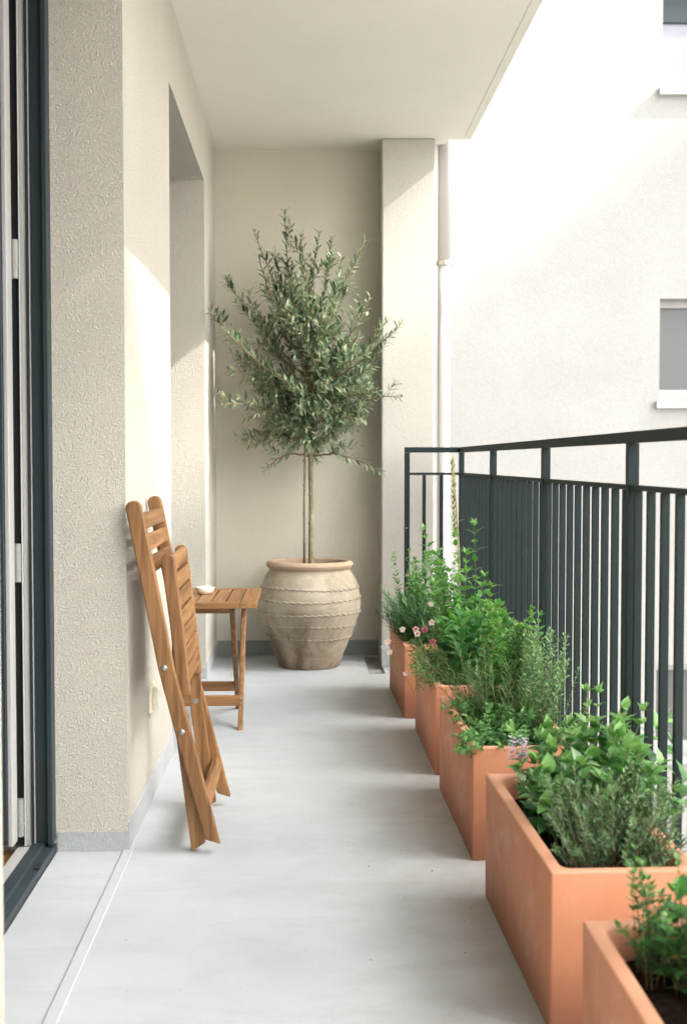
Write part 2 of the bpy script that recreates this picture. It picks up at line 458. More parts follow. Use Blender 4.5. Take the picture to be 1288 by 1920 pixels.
# floor: one sheet with a notch for the drain beside the pillar
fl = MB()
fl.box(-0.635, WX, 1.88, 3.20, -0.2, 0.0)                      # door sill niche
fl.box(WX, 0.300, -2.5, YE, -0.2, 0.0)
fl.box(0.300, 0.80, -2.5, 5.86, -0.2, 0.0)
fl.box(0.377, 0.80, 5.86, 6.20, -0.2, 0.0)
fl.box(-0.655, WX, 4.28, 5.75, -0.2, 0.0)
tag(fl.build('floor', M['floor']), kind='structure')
dr = MB(); dr.box(0.300, 0.377, 5.86, YE, -0.2, -0.014)
tag(dr.build('floor_drain', M['drain']), 'dark dirty drain gap in the floor beside the foot of the pillar', 'drain')
se = MB(); se.box(WX - 0.012, WX + 0.014, 1.86, 3.21, 0.0005, 0.004)
se.box(WX - 0.012, WX + 0.014, -2.4, 1.86, 0.0005, 0.004)
tag(se.build('floor_seam', M['seam'], bevel=0.002), kind='structure')

cl = MB(); cl.box(-0.60, EDGE - 0.042, -2.5, 6.205, ZC, ZC + 0.18)
cl.box(EDGE - 0.036, EDGE, -2.5, 6.205, ZC, ZC + 0.18)
cl.box(EDGE - 0.042, EDGE - 0.036, -2.5, 6.205, ZC + 0.002, ZC + 0.18)
cl.box(-0.60, 0.70, 6.205, YE + 0.2, ZC, ZC + 0.18)
tag(cl.build('ceiling', M['ceiling']), kind='structure')

w = thing('house_wall', 'beige rough stucco house wall along the left side with two door openings', 'wall')
XB = -0.80
wm = MB()
wm.box(XB, WX, -2.5, 1.88, -0.2, ZC)
wm.box(XB, WX, 3.20, 4.28, -0.2, ZC)
wm.box(XB, WX, 5.75, YE, -0.2, ZC)
wm.box(XB, WX, 1.88, 3.20, 2.35, ZC)
wm.box(XB, WX, 4.28, 5.75, 2.275, ZC)
wm.build('wall', M['stucco'], w)
sk = MB()
T = 0.004
sk.box(-0.634, WX + T, 3.20 - T, 3.20, 0.0, 0.050)
sk.build('skirting', M['skirt'], w)
sk = MB()
sk.box(WX, WX + T, 3.20, 4.28, 0.0, 0.072)
sk.box(WX, WX + T, 5.75, 6.44, 0.0, 0.072)
sk.box(-0.66, WX + T, 5.746, 5.75, 0.0, 0.050)
sk.box(WX, WX + T, -2.5, 1.88, 0.0, 0.072)
sk.build('skirting', M['skirt_pale'], w)

w = thing('end_wall', 'shaded beige stucco end wall behind the olive tree', 'wall')
wm = MB(); wm.box(WX, 0.377, YE, YE + 0.2, -0.2, ZC); wm.build('wall', M['stucco_fine'], w)
sk = MB(); sk.box(WX + 0.005, 0.377, YE - 0.008, YE, 0.0, 0.078); sk.build('skirting', M['skirt_shaded'], w)

w = thing('pillar', 'pale sunlit rendered pillar at the far right corner beside the drainpipe', 'pillar')
wm = MB(); wm.box(0.377, 0.640, 6.19, YE + 0.2, -0.2, ZC); wm.build('shaft', M['render'], w, bevel=0.008)
sk = MB(); sk.box(0.371, 0.44, 6.06, 6.19, 0.0, 0.085); sk.build('skirting', M['skirt'], w, bevel=0.004)

# socket on the wall behind the chair
s = thing('wall_socket', 'cream wall socket plate low on the left wall behind the folded chair', 'socket', (WX, 3.66, 0.31))
b = MB(); b.box(0, 0.012, -0.042, 0.042, -0.042, 0.042); b.build('plate', M['bowl'], s, bevel=0.004)
b = MB(); b.box(0.012, 0.026, -0.030, 0.030, -0.034, 0.034); b.build('cover', M['bowl'], s, bevel=0.004)

# ------------------------------------------------------------------ door on the left (open, leaf swung inward)
d = thing('balcony_door', 'open balcony door with anthracite frame and white inner profile at left edge', 'door', (0, 0, 0))
f = MB()
f.box(-0.682, -0.638, 3.165, 3.199, 0.030, 2.349)                 # far jamb, outer aluminium
f.box(-0.650, -0.637, 3.150, 3.165, 0.030, 2.349)
f.box(-0.682, -0.638, 1.881, 1.915, 0.030, 2.349)
f.box(-0.682, -0.638, 1.915, 3.165, 2.300, 2.349)
f.build('frame', M['alu'], d, bevel=0.002)
f = MB()
f.box(-0.704, -0.6825, 3.155, 3.199, 0.028, 2.349)
f.box(-0.707, -0.704, 3.145, 3.199, 0.028, 2.349)
f.box(-0.722, -0.6825, 1.881, 1.925, 0.028, 2.349)
f.box(-0.722, -0.690, 1.925, 3.140, 0.004, 0.031)
f.build('inner_frame', M['white'], d, bevel=0.003)
f = MB()
f.prism_y([(-0.690, 0.004), (-0.637, 0.0), (-0.637, 0.022), (-0.660, 0.027), (-0.662, 0.034), (-0.690, 0.034)], 1.882, 3.198)
f.build('threshold', M['alu'], d, bevel=0.0015)
f = MB(); f.box(-0.690, -0.683, 3.150, 3.1545, 0.036, 2.30); f.box(-0.738, -0.7075, 3.160, 3.199, 0.032, 2.349); f.build('gasket_gap_strip', M['rubber'], d)  # wide strip added to darken the gap beside the leaf
leafp = thing('door_leaf', None, None); leafp.parent = d
del_keys = [k for k in leafp.keys()]
f = MB()
f.box(-0.860, -0.731, 3.070, 3.130, 0.056, 2.28); f.box(-1.60, -1.50, 3.070, 3.130, 0.056, 2.28)
f.box(-1.50, -0.860, 3.070, 3.130, 0.056, 0.150); f.box(-1.50, -0.860, 3.070, 3.130, 2.18, 2.28)
f.build('sash', M['alu'], leafp, bevel=0.003)
f = MB(); f.box(-0.7305, -0.719, 3.074, 3.126, 0.050, 2.286); f.box(-1.60, -0.768, 3.074, 3.126, 0.048, 0.0555)
f.build('edge_profile', M['white'], leafp, bevel=0.002)
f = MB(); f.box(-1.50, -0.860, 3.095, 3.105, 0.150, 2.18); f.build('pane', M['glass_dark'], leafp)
for zz in (0.06, 0.70, 1.45):
    h = MB()
    h.tube([(-0.7135, 3.132, zz), (-0.7135, 3.132, zz + 0.095)], 0.0085, 10)
    h.tube([(-0.7135, 3.132, zz + 0.03), (-0.7135, 3.132, zz + 0.034)], 0.0105, 10)
    h.box(-0.7185, -0.7075, 3.1265, 3.129, zz + 0.02, zz + 0.075)
    h.build('hinge', M['hinge'], d, smooth=False)
f = MB(); f.box(-0.647, -0.634, 2.98, 3.02, 0.0225, 0.030); f.build('drain_cap', M['rubber'], d, bevel=0.002)

# room behind the open door
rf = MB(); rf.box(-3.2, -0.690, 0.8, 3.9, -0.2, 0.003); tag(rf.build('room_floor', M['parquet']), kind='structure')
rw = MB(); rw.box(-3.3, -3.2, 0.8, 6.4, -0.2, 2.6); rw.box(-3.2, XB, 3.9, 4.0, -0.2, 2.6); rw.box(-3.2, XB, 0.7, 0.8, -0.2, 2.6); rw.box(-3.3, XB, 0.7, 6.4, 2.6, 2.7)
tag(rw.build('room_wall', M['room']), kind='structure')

# second door set in the recess
d = thing('balcony_door', 'closed dark framed glass door set back in the recess behind the wooden table', 'door')
f = MB()
f.box(-0.715, -0.655, 4.281, 4.36, 0.0, 2.274); f.box(-0.715, -0.655, 5.67, 5.749, 0.0, 2.274)
f.box(-0.715, -0.655, 4.36, 5.67, 2.20, 2.274); f.box(-0.715, -0.655, 4.36, 5.67, 0.0, 0.08); f.box(-0.715, -0.655, 4.98, 5.06, 0.08, 2.20)
f.build('frame', M['alu'], d, bevel=0.002)
for y0, y1 in ((4.36, 4.98), (5.06, 5.67)):
    f = MB(); f.box(-0.690, -0.680, y0, y1, 0.08, 2.20); f.build('pane', M['glass_dark'], d)

# ------------------------------------------------------------------ railing
RX = 0.752
YR = 6.02
r_ = thing('balcony_railing', 'dark green black metal railing with upright bars along the right side', 'railing')
hw = 0.0125
b = MB(); b.box(RX - hw, RX + hw, -2.45, YR + hw, 1.042, 1.068); b.box(0.490 - hw, RX - hw - 0.0005, YR - hw, YR + hw, 1.042, 1.068)
b.build('top_rail', M['metal'], r_, bevel=0.002)
b = MB(); b.box(RX - 0.0085, RX + 0.0085, -2.45, YR - 0.0085, 0.934, 0.946); b.box(0.490 + hw, RX + 0.0085, YR - 0.0085, YR + 0.0085, 0.934, 0.946)
b.build('mid_rail', M['metal'], r_, bevel=0.001)
b = MB(); b.box(RX - 0.0085, RX + 0.0085, -2.45, YR - 0.0085, 0.060, 0.072); b.box(0.490 + hw, RX + 0.0085, YR - 0.0085, YR + 0.0085, 0.060, 0.072)
b.build('bottom_rail', M['metal'], r_, bevel=0.001)
posts = [2.865 - 1.06 * k for k in range(5, 0, -1)] + [2.865, 3.905, 5.0, YR]
for y in posts:
    b = MB()
    b.box(RX - hw, RX + hw, y - hw, y + hw, 0.947, 1.0415)
    b.box(RX - hw + 0.0003, RX + hw - 0.0003, y - hw + 0.0003, y + hw - 0.0003, 0.0, 0.947)
    b.build('post', M['metal'], r_)
b = MB(); b.box(0.490 - hw, 0.490 + hw, YR - hw, YR + hw, 0.0, 1.0415)
b.build('post', M['metal'], r_, bevel=0.001)
bw = 0.0082
bar = MB(); bar.box(-bw, bw, -bw, bw, 0.0725, 0.9335)
bar0 = None
def put_bar(x, y):
    global bar0
    if bar0 is None:
        bar0 = bar.build('baluster', M['metal'], r_); o = bar0
    else:
        o = bar0.copy(); COL.objects.link(o); o.parent = r_
    o.location = (x, y, 0)
ys = [posts[0] - 1.0] + posts
for a, c in zip(posts[:-1], posts[1:]):
    if c < 1.5: continue
    for k in range(10): put_bar(RX, a + (c - a) * (k + 0.5) / 10)
for x in (0.572, 0.655): put_bar(x, YR)
b = MB()
for y in posts[:-4]:
    for k in range(1, 10):
        yy = y + 0.106 * k
        if yy < 1.80 - 0.02 - 1.06: b.box(RX - bw, RX + bw, yy - bw, yy + bw, 0.0725, 0.9335)
# bars behind the viewpoint, kept as one part
if b.v: tag(b.build('baluster_run', M['metal'], r_), kind='stuff')
for z in (0.68, 0.536, 0.41):
    b = MB(); b.tube([(0.490 - 0.003, YR - hw - 0.0025, z), (0.490 - 0.003, YR - hw + 0.0005, z)], 0.0035, 8); b.build('bolt', M['steel'], r_)

# ------------------------------------------------------------------ drainpipe
p = thing('drainpipe', 'white round drainpipe running down beside the pillar', 'drainpipe', (0.700, 6.33, 0))
b = MB(); b.tube([(0, 0, -5), (0, 0, 1.98)], 0.032, 20); b.tube([(0, 0, 1.98), (0, 0, 5.2)], 0.033, 20); b.build('pipe', M['pipe'], p, smooth=True)
b = MB(); b.tube([(0, 0, 1.985), (0, 0, 2.005)], 0.0385, 20); b.box(-0.075, -0.036, -0.006, 0.006, 1.990, 2.000); b.box(0.036, 0.05, -0.005, 0.005, 1.988, 2.002)
b.build('clamp', M['steel'], p)

# ------------------------------------------------------------------ building across the courtyard
YB = 10.0
g = thing('apartment_building', 'bright cream apartment building across the courtyard with small windows', 'building', (0, YB, 0))
W0 = 2.835; W1 = 4.05
wins = [(1.48, 2.30), (3.957, 5.10), (-1.39, -0.645), (-4.3, -3.2), (6.5, 7.7)]   # z ranges (sill, lintel)
wins.sort()
wl = MB()
def facade(wl, x0, x1, z0, z1, cols, wins, yf, yb):
    xs = [x0] + [v for c in cols for v in c] + [x1]
    for i in range(len(xs) - 1):
        if i % 2 == 0: wl.box(xs[i], xs[i + 1], yf, yb, z0, z1)
        else:
            z = z0
            for a, c in wins:
                wl.box(xs[i], xs[i + 1], yf, yb, z, a); z = c
            wl.box(xs[i], xs[i + 1], yf, yb, z, z1)
cols = [(W0, W1), (6.4, 7.6)]
facade(wl, -6, 13.9, -7, 13.6, cols, wins, 0, 0.35)
wl.box(-6, 13.9, 1.2, 9, -7, 13.6)
wl.build('wall', M['facade_shade'], g)
k = 0
for ci, (x0, x1) in enumerate(cols):
    for z0, z1 in wins:
        fr = MB(); t = 0.07
        fr.box(x0 + 0.001, x0 + 0.03, 0.12, 0.20, z0 + 0.001, z1 - 0.001); fr.box(x1 - t, x1 - 0.001, 0.12, 0.20, z0 + 0.001, z1 - 0.001)
        fr.box(x0 + 0.03, x1 - t, 0.12, 0.20, z0 + 0.001, z0 + (0.10 if z0 < 3 else 0.035)); fr.box(x0 + 0.03, x1 - t, 0.12, 0.20, z1 - 0.06, z1 - 0.001)
        wo = fr.build('window', M['white_dull'], g)
        gl = MB(); gl.box(x0 + 0.03, x1 - t, 0.155, 0.17, z0 + (0.10 if z0 < 3 else 0.035), z1 - 0.06)
        gl.build('pane', M['glass_sky'] if z0 > 3 else M['glass_grey'], wo)
        if z0 > 3:
            bl = MB(); bl.box(x0 + 0.032, x1 - t, 0.125, 0.150, z1 - 0.58, z1 - 0.50); bl.box(x0 + 0.032, x1 - t, 0.125, 0.150, z1 - 0.50, z1 - 0.06)
            bl.build('blind', M['alu'], wo)
        si = MB(); si.box(x0 - 0.03, x1 + 0.03, -0.05, 0.119, z0 - 0.055, z0 - 0.0005); si.build('sill', M['white_dull'], wo)

# unseen building added at right: roof shades the lower balcony, raised to admit light
g = thing('shading_building', 'added shading building with a tiled gable, raised to let light under, outside the view', 'building', (28.0, -0.12, 0))
wl = MB(); wl.box(0, 9, -16.5, 20.0, 16.5, 23.90)
wl.prism_x([(-2.15, 23.90), (-9.3, 29.6), (-16.5, 23.90)], 0, 9)
wl.build('wall', M['render_far'], g)
rf = MB(); rf.prism_x([(-2.15, 23.96), (-9.3, 29.61), (-16.5, 23.96), (-16.5, 24.11), (-9.3, 29.80), (-2.15, 24.11)], 0.0, 9.0); rf.build('roof', M['roof'], g)
for y in (-16.4, 18.4):
    pr = MB(); pr.box(1, 8, y, y + 1.5, -7, 16.499); pr.build('pier', M['render_far'], g)
for z in (17.2, 20.3):
    for y in (-14, -10, -6.5, -3, 0.5, 4, 7.5, 11, 14):
        fr = MB(); fr.box(-0.02, 0.02, y, y + 1.2, z, z + 1.4); o = fr.build('window', M['white'], g)
        gl = MB(); gl.box(-0.03, -0.021, y + 0.07, y + 1.13, z + 0.07, z + 1.33); gl.build('pane', M['glass_dark'], o)

gr = MB(); gr.add([(-400, -400, -7), (400, -400, -7), (400, 400, -7), (-400, 400, -7)], [(0, 1, 2, 3)])
tag(gr.build('ground', M['ground']), kind='structure')

# ------------------------------------------------------------------ folded chair
def beam_outline(pts, w, round_top=False, flat_foot=True, cut=(0.0, 0.0)):
    """outline (x,z) of a strip around a polyline in the XZ plane; pts from top to foot"""
    L = []; Rr = []
    n = len(pts)
    for i, (x, z) in enumerate(pts):
        a = pts[max(i - 1, 0)]; c = pts[min(i + 1, n - 1)]
        dx, dz = c[0] - a[0], c[1] - a[1]; l = math.hypot(dx, dz); nx, nz = -dz / l, dx / l
        if i == n - 1 and flat_foot:
            L.append((x + nx * w / 2, z + cut[0 if nx < 0 else 1])); Rr.append((x - nx * w / 2, z + cut[1 if nx < 0 else 0]))
        elif i == 0 and round_top:
            tx, tz = -dx / l, -dz / l
            for k in range(7):
                a_ = math.pi * k / 6
                L.append((x - nx * w / 2 * math.cos(a_) * -1 if False else x + (-nx) * w / 2 * math.cos(a_) + tx * w / 2 * math.sin(a_) * 0.8,
                          z + (-nz) * w / 2 * math.cos(a_) + tz * w / 2 * math.sin(a_) * 0.8))
        else:
            L.append((x + nx * w / 2, z + nz * w / 2)); Rr.append((x - nx * w / 2, z - nz * w / 2))
    return L + Rr[::-1]

ch = thing('folding_chair', 'folded slatted teak garden chair leaning against the left wall', 'chair', (0, 0, 0))
A = [(-0.431, 0.885), (-0.390, 0.68), (-0.352, 0.48), (-0.306, 0.30), (-0.236, 0.030)]
for y in (3.160, 3.606):
    b = MB(); b.prism_y(beam_outline(A, 0.040, True, True, (0.008, -0.004)), y, y + 0.021); o = b.build('back_stile', M['wood_z'], ch, bevel=0.004)
def along(P, z):
    for (x0, z0), (x1, z1) in zip(P[:-1], P[1:]):
        if z1 <= z <= z0:
            t = (z - z0) / (z1 - z0); return x0 + (x1 - x0) * t, (x1 - x0) / (z1 - z0)
    return P[-1][0], 0
def slat(name, P, z, h, th, y0, y1, off):
    x, sl = along(P, z)
    l = math.hypot(1, sl); ux, uz = sl / l, 1 / l; nx, nz = uz, -ux
    cx, cz = x + nx * off, z + nz * off
    q = [(cx + ux * h / 2 * a + nx * th / 2 * b_, cz + uz * h / 2 * a + nz * th / 2 * b_) for a, b_ in ((1, -1), (1, 1), (-1, 1), (-1, -1))]
    m = MB(); m.prism_y(q, y0, y1); return m.build(name, M['wood_y'], ch, bevel=0.003)
for z in (0.845, 0.790, 0.735):
    slat('back_slat', A, z, 0.041, 0.014, 3.181, 3.606, 0.010)
slat('stretcher', A, 0.125, 0.042, 0.015, 3.181, 3.606, 0.006)
B = [(-0.322, 0.44), (-0.3135, 0.3145), (-0.274, 0.0)]
for y, P in ((3.187, [(-0.3175, 0.352)] + B[1:]), (3.579, B)):
    b = MB(); b.prism_y(beam_outline(P, 0.036, False, True, (0.0, 0.022)), y, y + 0.021); b.build('leg', M['wood_z'], ch, bevel=0.003)
slat('stretcher', B, 0.075, 0.036, 0.015, 3.208, 3.579, 0.0)
S = [(-0.352, 0.750), (-0.330, 0.58), (-0.311, 0.395)]
for y in (3.216, 3.552):
    b = MB(); b.prism_y(beam_outline(S, 0.034, True, False), y, y + 0.021); b.build('seat_rail', M['wood_z'], ch, bevel=0.004)
for k in range(7):
    slat('seat_slat', S, 0.737 - 0.0485 * k, 0.041, 0.014, 3.237, 3.552, 0.009)
def bolt(x, y, z):
    m = MB(); m.tube([(x, y - 0.004, z), (x, y - 0.0015, z), (x, y + 0.001, z)], [0.004, 0.008, 0.008], 12); m.build('bolt', M['steel'], ch, smooth=False)
bolt(-0.356, 3.160, 0.478); bolt(-0.3125, 3.160, 0.3145)
for x, z in ((-0.315, 0.417), (-0.3135, 0.3145)):
    m = MB(); m.tube([(x, 3.5765, z), (x, 3.580, z)], 0.008, 12); m.build('bolt', M['steel'], ch)

# ------------------------------------------------------------------ folding table
tb = thing('folding_table', 'low teak slatted folding table standing by the recess', 'table', (0, 0, 0))
x0, x1, y0, y1, zt = -0.575, -0.180, 4.585, 5.145, 0.480
th = 0.020
bw_ = 0.058
for xa, xb in ((x0, x0 + bw_), (x1 - bw_, x1)):
    m = MB(); m.box(xa, xb, y0, y1, zt - th, zt); m.build('top_board', M['wood_y'], tb, bevel=0.003)
for ya, yb in ((y0, y0 + 0.05), (y1 - 0.05, y1)):
    m = MB(); m.box(x0 + bw_ + 0.001, x1 - bw_ - 0.001, ya, yb, zt - th, zt); m.build('top_board', M['wood_x'], tb, bevel=0.002)
n = 5; span = (x1 - x0 - 2 * bw_)
for k in range(n):
    a = x0 + bw_ + span * k / n + 0.003; c = x0 + bw_ + span * (k + 1) / n - 0.003
    m = MB(); m.box(a, c, y0 + 0.0515, y1 - 0.0515, zt - th + 0.001, zt - 0.001); m.build('top_slat', M['wood_y'], tb, bevel=0.002)
def yz_beam(ya, za, yb, zb, w_, xa, xb, name, mat=None):
    d_ = V((0, yb - ya, zb - za)).normalized(); nv = V((0, d_.z, -d_.y)) * (w_ / 2)
    out = [(ya + nv.y, za + nv.z), (ya - nv.y, za - nv.z), (yb - nv.y, 0.0), (yb + nv.y, 0.0)]
    m = MB(); m.prism_x(out, xa, xb); return m.build(name, mat or M['wood_z'], tb, bevel=0.003)
for xa in (x0 + 0.045, -0.252):
    yz_beam(5.02, 0.458, 4.650, 0, 0.034, xa, xa + 0.019, 'leg')
for xa in (x0 + 0.068, -0.281):
    yz_beam(4.66, 0.458, 5.055, 0, 0.034, xa, xa + 0.019, 'leg')
m = MB(); m.box(x0 + 0.04, -0.235, 4.702, 4.716, 0.078, 0.118); m.build('stretcher', M['wood_x'], tb, bevel=0.003)
m = MB(); m.box(x0 + 0.087, -0.281, 4.945, 4.960, 0.090, 0.128); m.build('stretcher', M['wood_x'], tb, bevel=0.003)
m = MB(); m.box(x0 + 0.087, -0.281, 4.640, 4.658, 0.436, 0.4595); m.build('apron', M['wood_x'], tb, bevel=0.002)
m = MB(); m.box(x0 + 0.064, -0.252, 5.03, 5.048, 0.436, 0.4595); m.build('apron', M['wood_x'], tb, bevel=0.002)
for z in (0.088, 0.108):
    m = MB(); m.tube([(-0.2425, 4.6995, z), (-0.2425, 4.7025, z)], 0.004, 8); m.build('screw', M['steel'], tb)

m = MB(); m.lathe([(0.0, 0.0005), (0.020, 0.0005), (0.028, 0.004), (0.035, 0.014), (0.037, 0.026), (0.0355, 0.0275), (0.034, 0.026), (0.031, 0.012), (0.0, 0.007)], 40, (-0.392, 4.92, zt))
tag(m.build('bowl', M['bowl'], smooth=True), 'small cream ceramic bowl standing on the wooden table', 'bowl')

# ------------------------------------------------------------------ olive tree in the big pot
PC = (0.021, 6.11, 0.0)
pt = thing('terracotta_pot', 'big weathered terracotta pot with wavy rope bands holding the olive tree', 'pot', PC)
def crom(pts, n):
    out = []
    for i in range(len(pts) - 1):
        p0 = pts[max(i - 1, 0)]; p1 = pts[i]; p2 = pts[i + 1]; p3 = pts[min(i + 2, len(pts) - 1)]
        for k in range(n):
            t = k / n
            out.append(tuple(0.5 * (2 * p1[j] + (p2[j] - p0[j]) * t + (2 * p0[j] - 5 * p1[j] + 4 * p2[j] - p3[j]) * t * t + (3 * p1[j] - p0[j] - 3 * p2[j] + p3[j]) * t ** 3) for j in range(len(p1))))
    out.append(pts[-1]); return out
body = crom([(0.138, 0.0), (0.150, 0.010), (0.176, 0.085), (0.215, 0.18), (0.243, 0.265), (0.250, 0.315), (0.243, 0.37), (0.222, 0.43), (0.192, 0.478)], 6)
prof = body + crom([(0.192, 0.480), (0.206, 0.486), (0.212, 0.499), (0.206, 0.513), (0.190, 0.517), (0.178, 0.508), (0.176, 0.47), (0.18, 0.42)], 4)
m = MB()
wob = lambda a, z: 0.0035 * noise.noise(V((math.cos(a) * 1.6, math.sin(a) * 1.6, z * 9))) + 0.0012 * math.sin(z * 330)
m.lathe(prof, 96, (0, 0, 0), wob)
def rad(z):
    for (r0, z0), (r1, z1) in zip(body[:-1], body[1:]):
        if z0 <= z <= z1: return r0 + (r1 - r0) * (z - z0) / max(1e-6, z1 - z0)
    return 0.2
for bi, z0 in enumerate((0.392, 0.337, 0.270, 0.210, 0.152)):
    pts = []; ns_ = 230
    ph = bi * 1.7
    for k in range(ns_ + 1):
        a = 2 * math.pi * k / ns_
        z = z0 + 0.0035 * math.sin(a * 46 + ph + 1.2 * math.sin(a * 5)) + 0.004 * math.sin(a * 2 + ph)
        rr = rad(z) + wob(a, z) + 0.001 + 0.002 * math.sin(a * 46 + ph)
        pts.append((rr * math.cos(a), rr * math.sin(a), z))
    m.tube(pts, 0.0042, 6, cap=False)
m.build('body', M['pot'], pt, smooth=True)
m = MB(); m.lathe([(0.0, 0.468), (0.06, 0.472), (0.12, 0.466), (0.177, 0.462)], 40, (0, 0, 0), lambda a, z: 0.0); m.build('soil', M['soil'], pt, smooth=True)

ot = thing('olive_tree', 'slender olive tree with a loose grey green crown growing in the terracotta pot', 'tree', (0.021, 6.11, 0.468))
ro = random.Random(21)
base = V((0, 0, 0))
def W(x, y, z):           # world to tree space
    return V((x - 0.021, y - 6.11, z - 0.468))
trunk = [W(0.030, 6.11, 0.46), W(0.030, 6.11, 0.62), W(0.031, 6.112, 0.80), W(0.027, 6.11, 0.98), W(0.030, 6.105, 1.12), W(0.020, 6.10, 1.26), W(0.0, 6.09, 1.42), W(-0.02, 6.08, 1.58)]
tm = MB(); tm.tube(crom([tuple(p) for p in trunk], 4), [0.0160 - 0.010 * (i / 28) for i in range(29)], 10)
for z in (0.70, 0.84, 0.93):
    tm.tube([W(0.022, 6.09, z), W(0.026, 6.078, z + 0.004)], [0.008, 0.003], 6)
tm.build('trunk', M['bark'], ot, smooth=True)
brm = MB(); lf = MB()
def bez(a, b_, c, t): return a * (1 - t) ** 2 + b_ * 2 * t * (1 - t) + c * t * t
def wall_ok(p):
    x = p.x + 0.021; y = p.y + 6.11
    if x < WX + 0.01 and not (False): return False
    if y > YE - 0.02: return False
    if x > 0.365 and y > 6.17: return False
    return True
def olive_leaves(pts, s0, dens, size):
    L = 0
    acc = 0
    n = len(pts)
    roll = ro.random() * 6.28
    for i in range(n - 1):
        a, c = pts[i], pts[i + 1]
        seg = (c - a).length; dd = (c - a).normalized()
        acc += seg
        while acc > dens:
            acc -= dens
            t = i / (n - 1)
            if t < s0: continue
            p = c - dd * acc
            roll += 1.57 + ro.uniform(-0.4, 0.4)
            side = dd.cross(V((math.cos(roll), math.sin(roll), 0.4)))
            if side.length < 0.1: continue
            side.normalize()
            for sgn in (-1, 1):
                if ro.random() < 0.08: continue
                ld = (dd * ro.uniform(0.55, 1.0) + side * sgn * ro.uniform(0.7, 1.0) + V((0, 0, ro.uniform(-0.05, 0.25)))).normalized()
                l = size * ro.uniform(0.7, 1.15) * (1.0 - 0.35 * t)
                if not wall_ok(p + ld * l): continue
                up = V((ro.uniform(-.5, .5), ro.uniform(-.7, .3), 1))
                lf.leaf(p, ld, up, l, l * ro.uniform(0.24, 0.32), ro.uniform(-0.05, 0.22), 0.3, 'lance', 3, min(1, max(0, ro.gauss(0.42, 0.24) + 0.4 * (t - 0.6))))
def branch(start, tip, r0, lift=0.12, twigs=6, leaf_from=0.3):
    mid = (start + tip) * 0.5 + V((ro.uniform(-.04, .04), ro.uniform(-.04, .04), 0)) + V((0, 0, -lift if tip.z > start.z + 0.25 else lift))
    n = 14
    pts = [bez(start, mid, tip, k / n) + V((ro.uniform(-1, 1), ro.uniform(-1, 1), ro.uniform(-1, 1))) * 0.004 for k in range(n + 1)]
    pts = [p for p in pts if wall_ok(p)]
    if len(pts) < 4: return
    brm.tube(pts, [r0 * (1 - 0.8 * k / (len(pts) - 1)) + 0.0006 for k in range(len(pts))], 5, tone=0.35)
    olive_leaves(pts, leaf_from, 0.0180, 0.058)
    for q in range(twigs):
        t = ro.uniform(0.25, 0.92); i = min(int(t * (len(pts) - 1)), len(pts) - 2)
        p = pts[i]; dd = (pts[i + 1] - pts[i]).normalized()
        o = V((ro.uniform(-1, 1), ro.uniform(-1, 1), ro.uniform(-0.35, 0.75)))
        d_ = (dd * 0.8 + o * 0.85 + V((0, 0, 0.25))).normalized()
        L = ro.uniform(0.09, 0.21) * (1.15 - 0.5 * t)
        tw = [p + d_ * (L * k / 6) + V((0, 0, -0.12 * L * (k / 6) ** 2)) for k in range(7)]
        tw = [x for x in tw if wall_ok(x)]
        if len(tw) < 3: continue
        brm.tube(tw, [0.0014 * (1 - 0.6 * k / len(tw)) for k in range(len(tw))], 4, tone=0.6)
        olive_leaves(tw, 0.05, 0.0185, 0.056)
tips = [(-0.096, 6.08, 2.20, 5), (-0.239, 6.02, 2.09, 6), (-0.16, 6.18, 2.02, 6), (0.073, 6.15, 2.12, 4), (0.289, 6.02, 2.05, 5), (-0.374, 5.98, 1.88, 4), (-0.430, 5.72, 1.67, 4), (-0.39, 5.84, 1.26, 4),
        (-0.27, 5.95, 1.09, 3), (-0.205, 6.02, 0.945, 2), (0.375, 6.02, 0.945, 2), (0.462, 5.88, 1.30, 3), (0.462, 5.90, 1.66, 4), (0.40, 5.98, 1.68, 5), (0.33, 6.1, 1.45, 6), (0.20, 5.98, 1.05, 4),
        (0.12, 5.85, 1.08, 4), (-0.10, 5.85, 1.06, 4), (0.29, 5.92, 1.20, 5), (-0.30, 6.15, 1.45, 6), (0.18, 6.02, 1.98, 6), (0.0, 5.95, 1.95, 6), (-0.06, 6.2, 1.9, 6),
        (-0.22, 5.95, 1.97, 7), (-0.30, 6.05, 1.78, 7), (-0.33, 5.9, 1.60, 7), (0.24, 6.1, 1.92, 7), (0.31, 5.95, 1.78, 7), (0.13, 6.0, 2.06, 7), (-0.02, 6.1, 2.10, 6), (-0.34, 5.9, 1.42, 6), (0.36, 5.95, 1.52, 6),
        (-0.24, 5.9, 1.22, 5), (0.33, 5.95, 1.32, 5)]
def trunk_at(z):
    z = z - 0.468
    for a, c in zip(trunk[:-1], trunk[1:]):
        if a.z <= z <= c.z: return a.lerp(c, (z - a.z) / (c.z - a.z))
    return trunk[-1]
for x, y, z, tw in tips:
    s = trunk_at(min(1.55, max(1.02, 1.02 + (z - 0.95) * 0.42)))
    branch(s, W(x, y, z), 0.0055, 0.09, tw, 0.35)
for k in range(56):
    a = ro.uniform(0, 6.28); u = ro.uniform(0.45, 1.0)
    zz = ro.uniform(-0.85, 0.85); rr = math.sqrt(1 - zz * zz) * u
    tip = W(0.02 + 0.37 * rr * math.cos(a), 6.06 + 0.31 * rr * math.sin(a), 1.48 + 0.50 * zz)
    s = trunk_at(min(1.55, max(1.06, 1.05 + (tip.z + 0.468 - 0.95) * 0.45)))
    branch(s, tip, 0.004, 0.05, 7, 0.3)
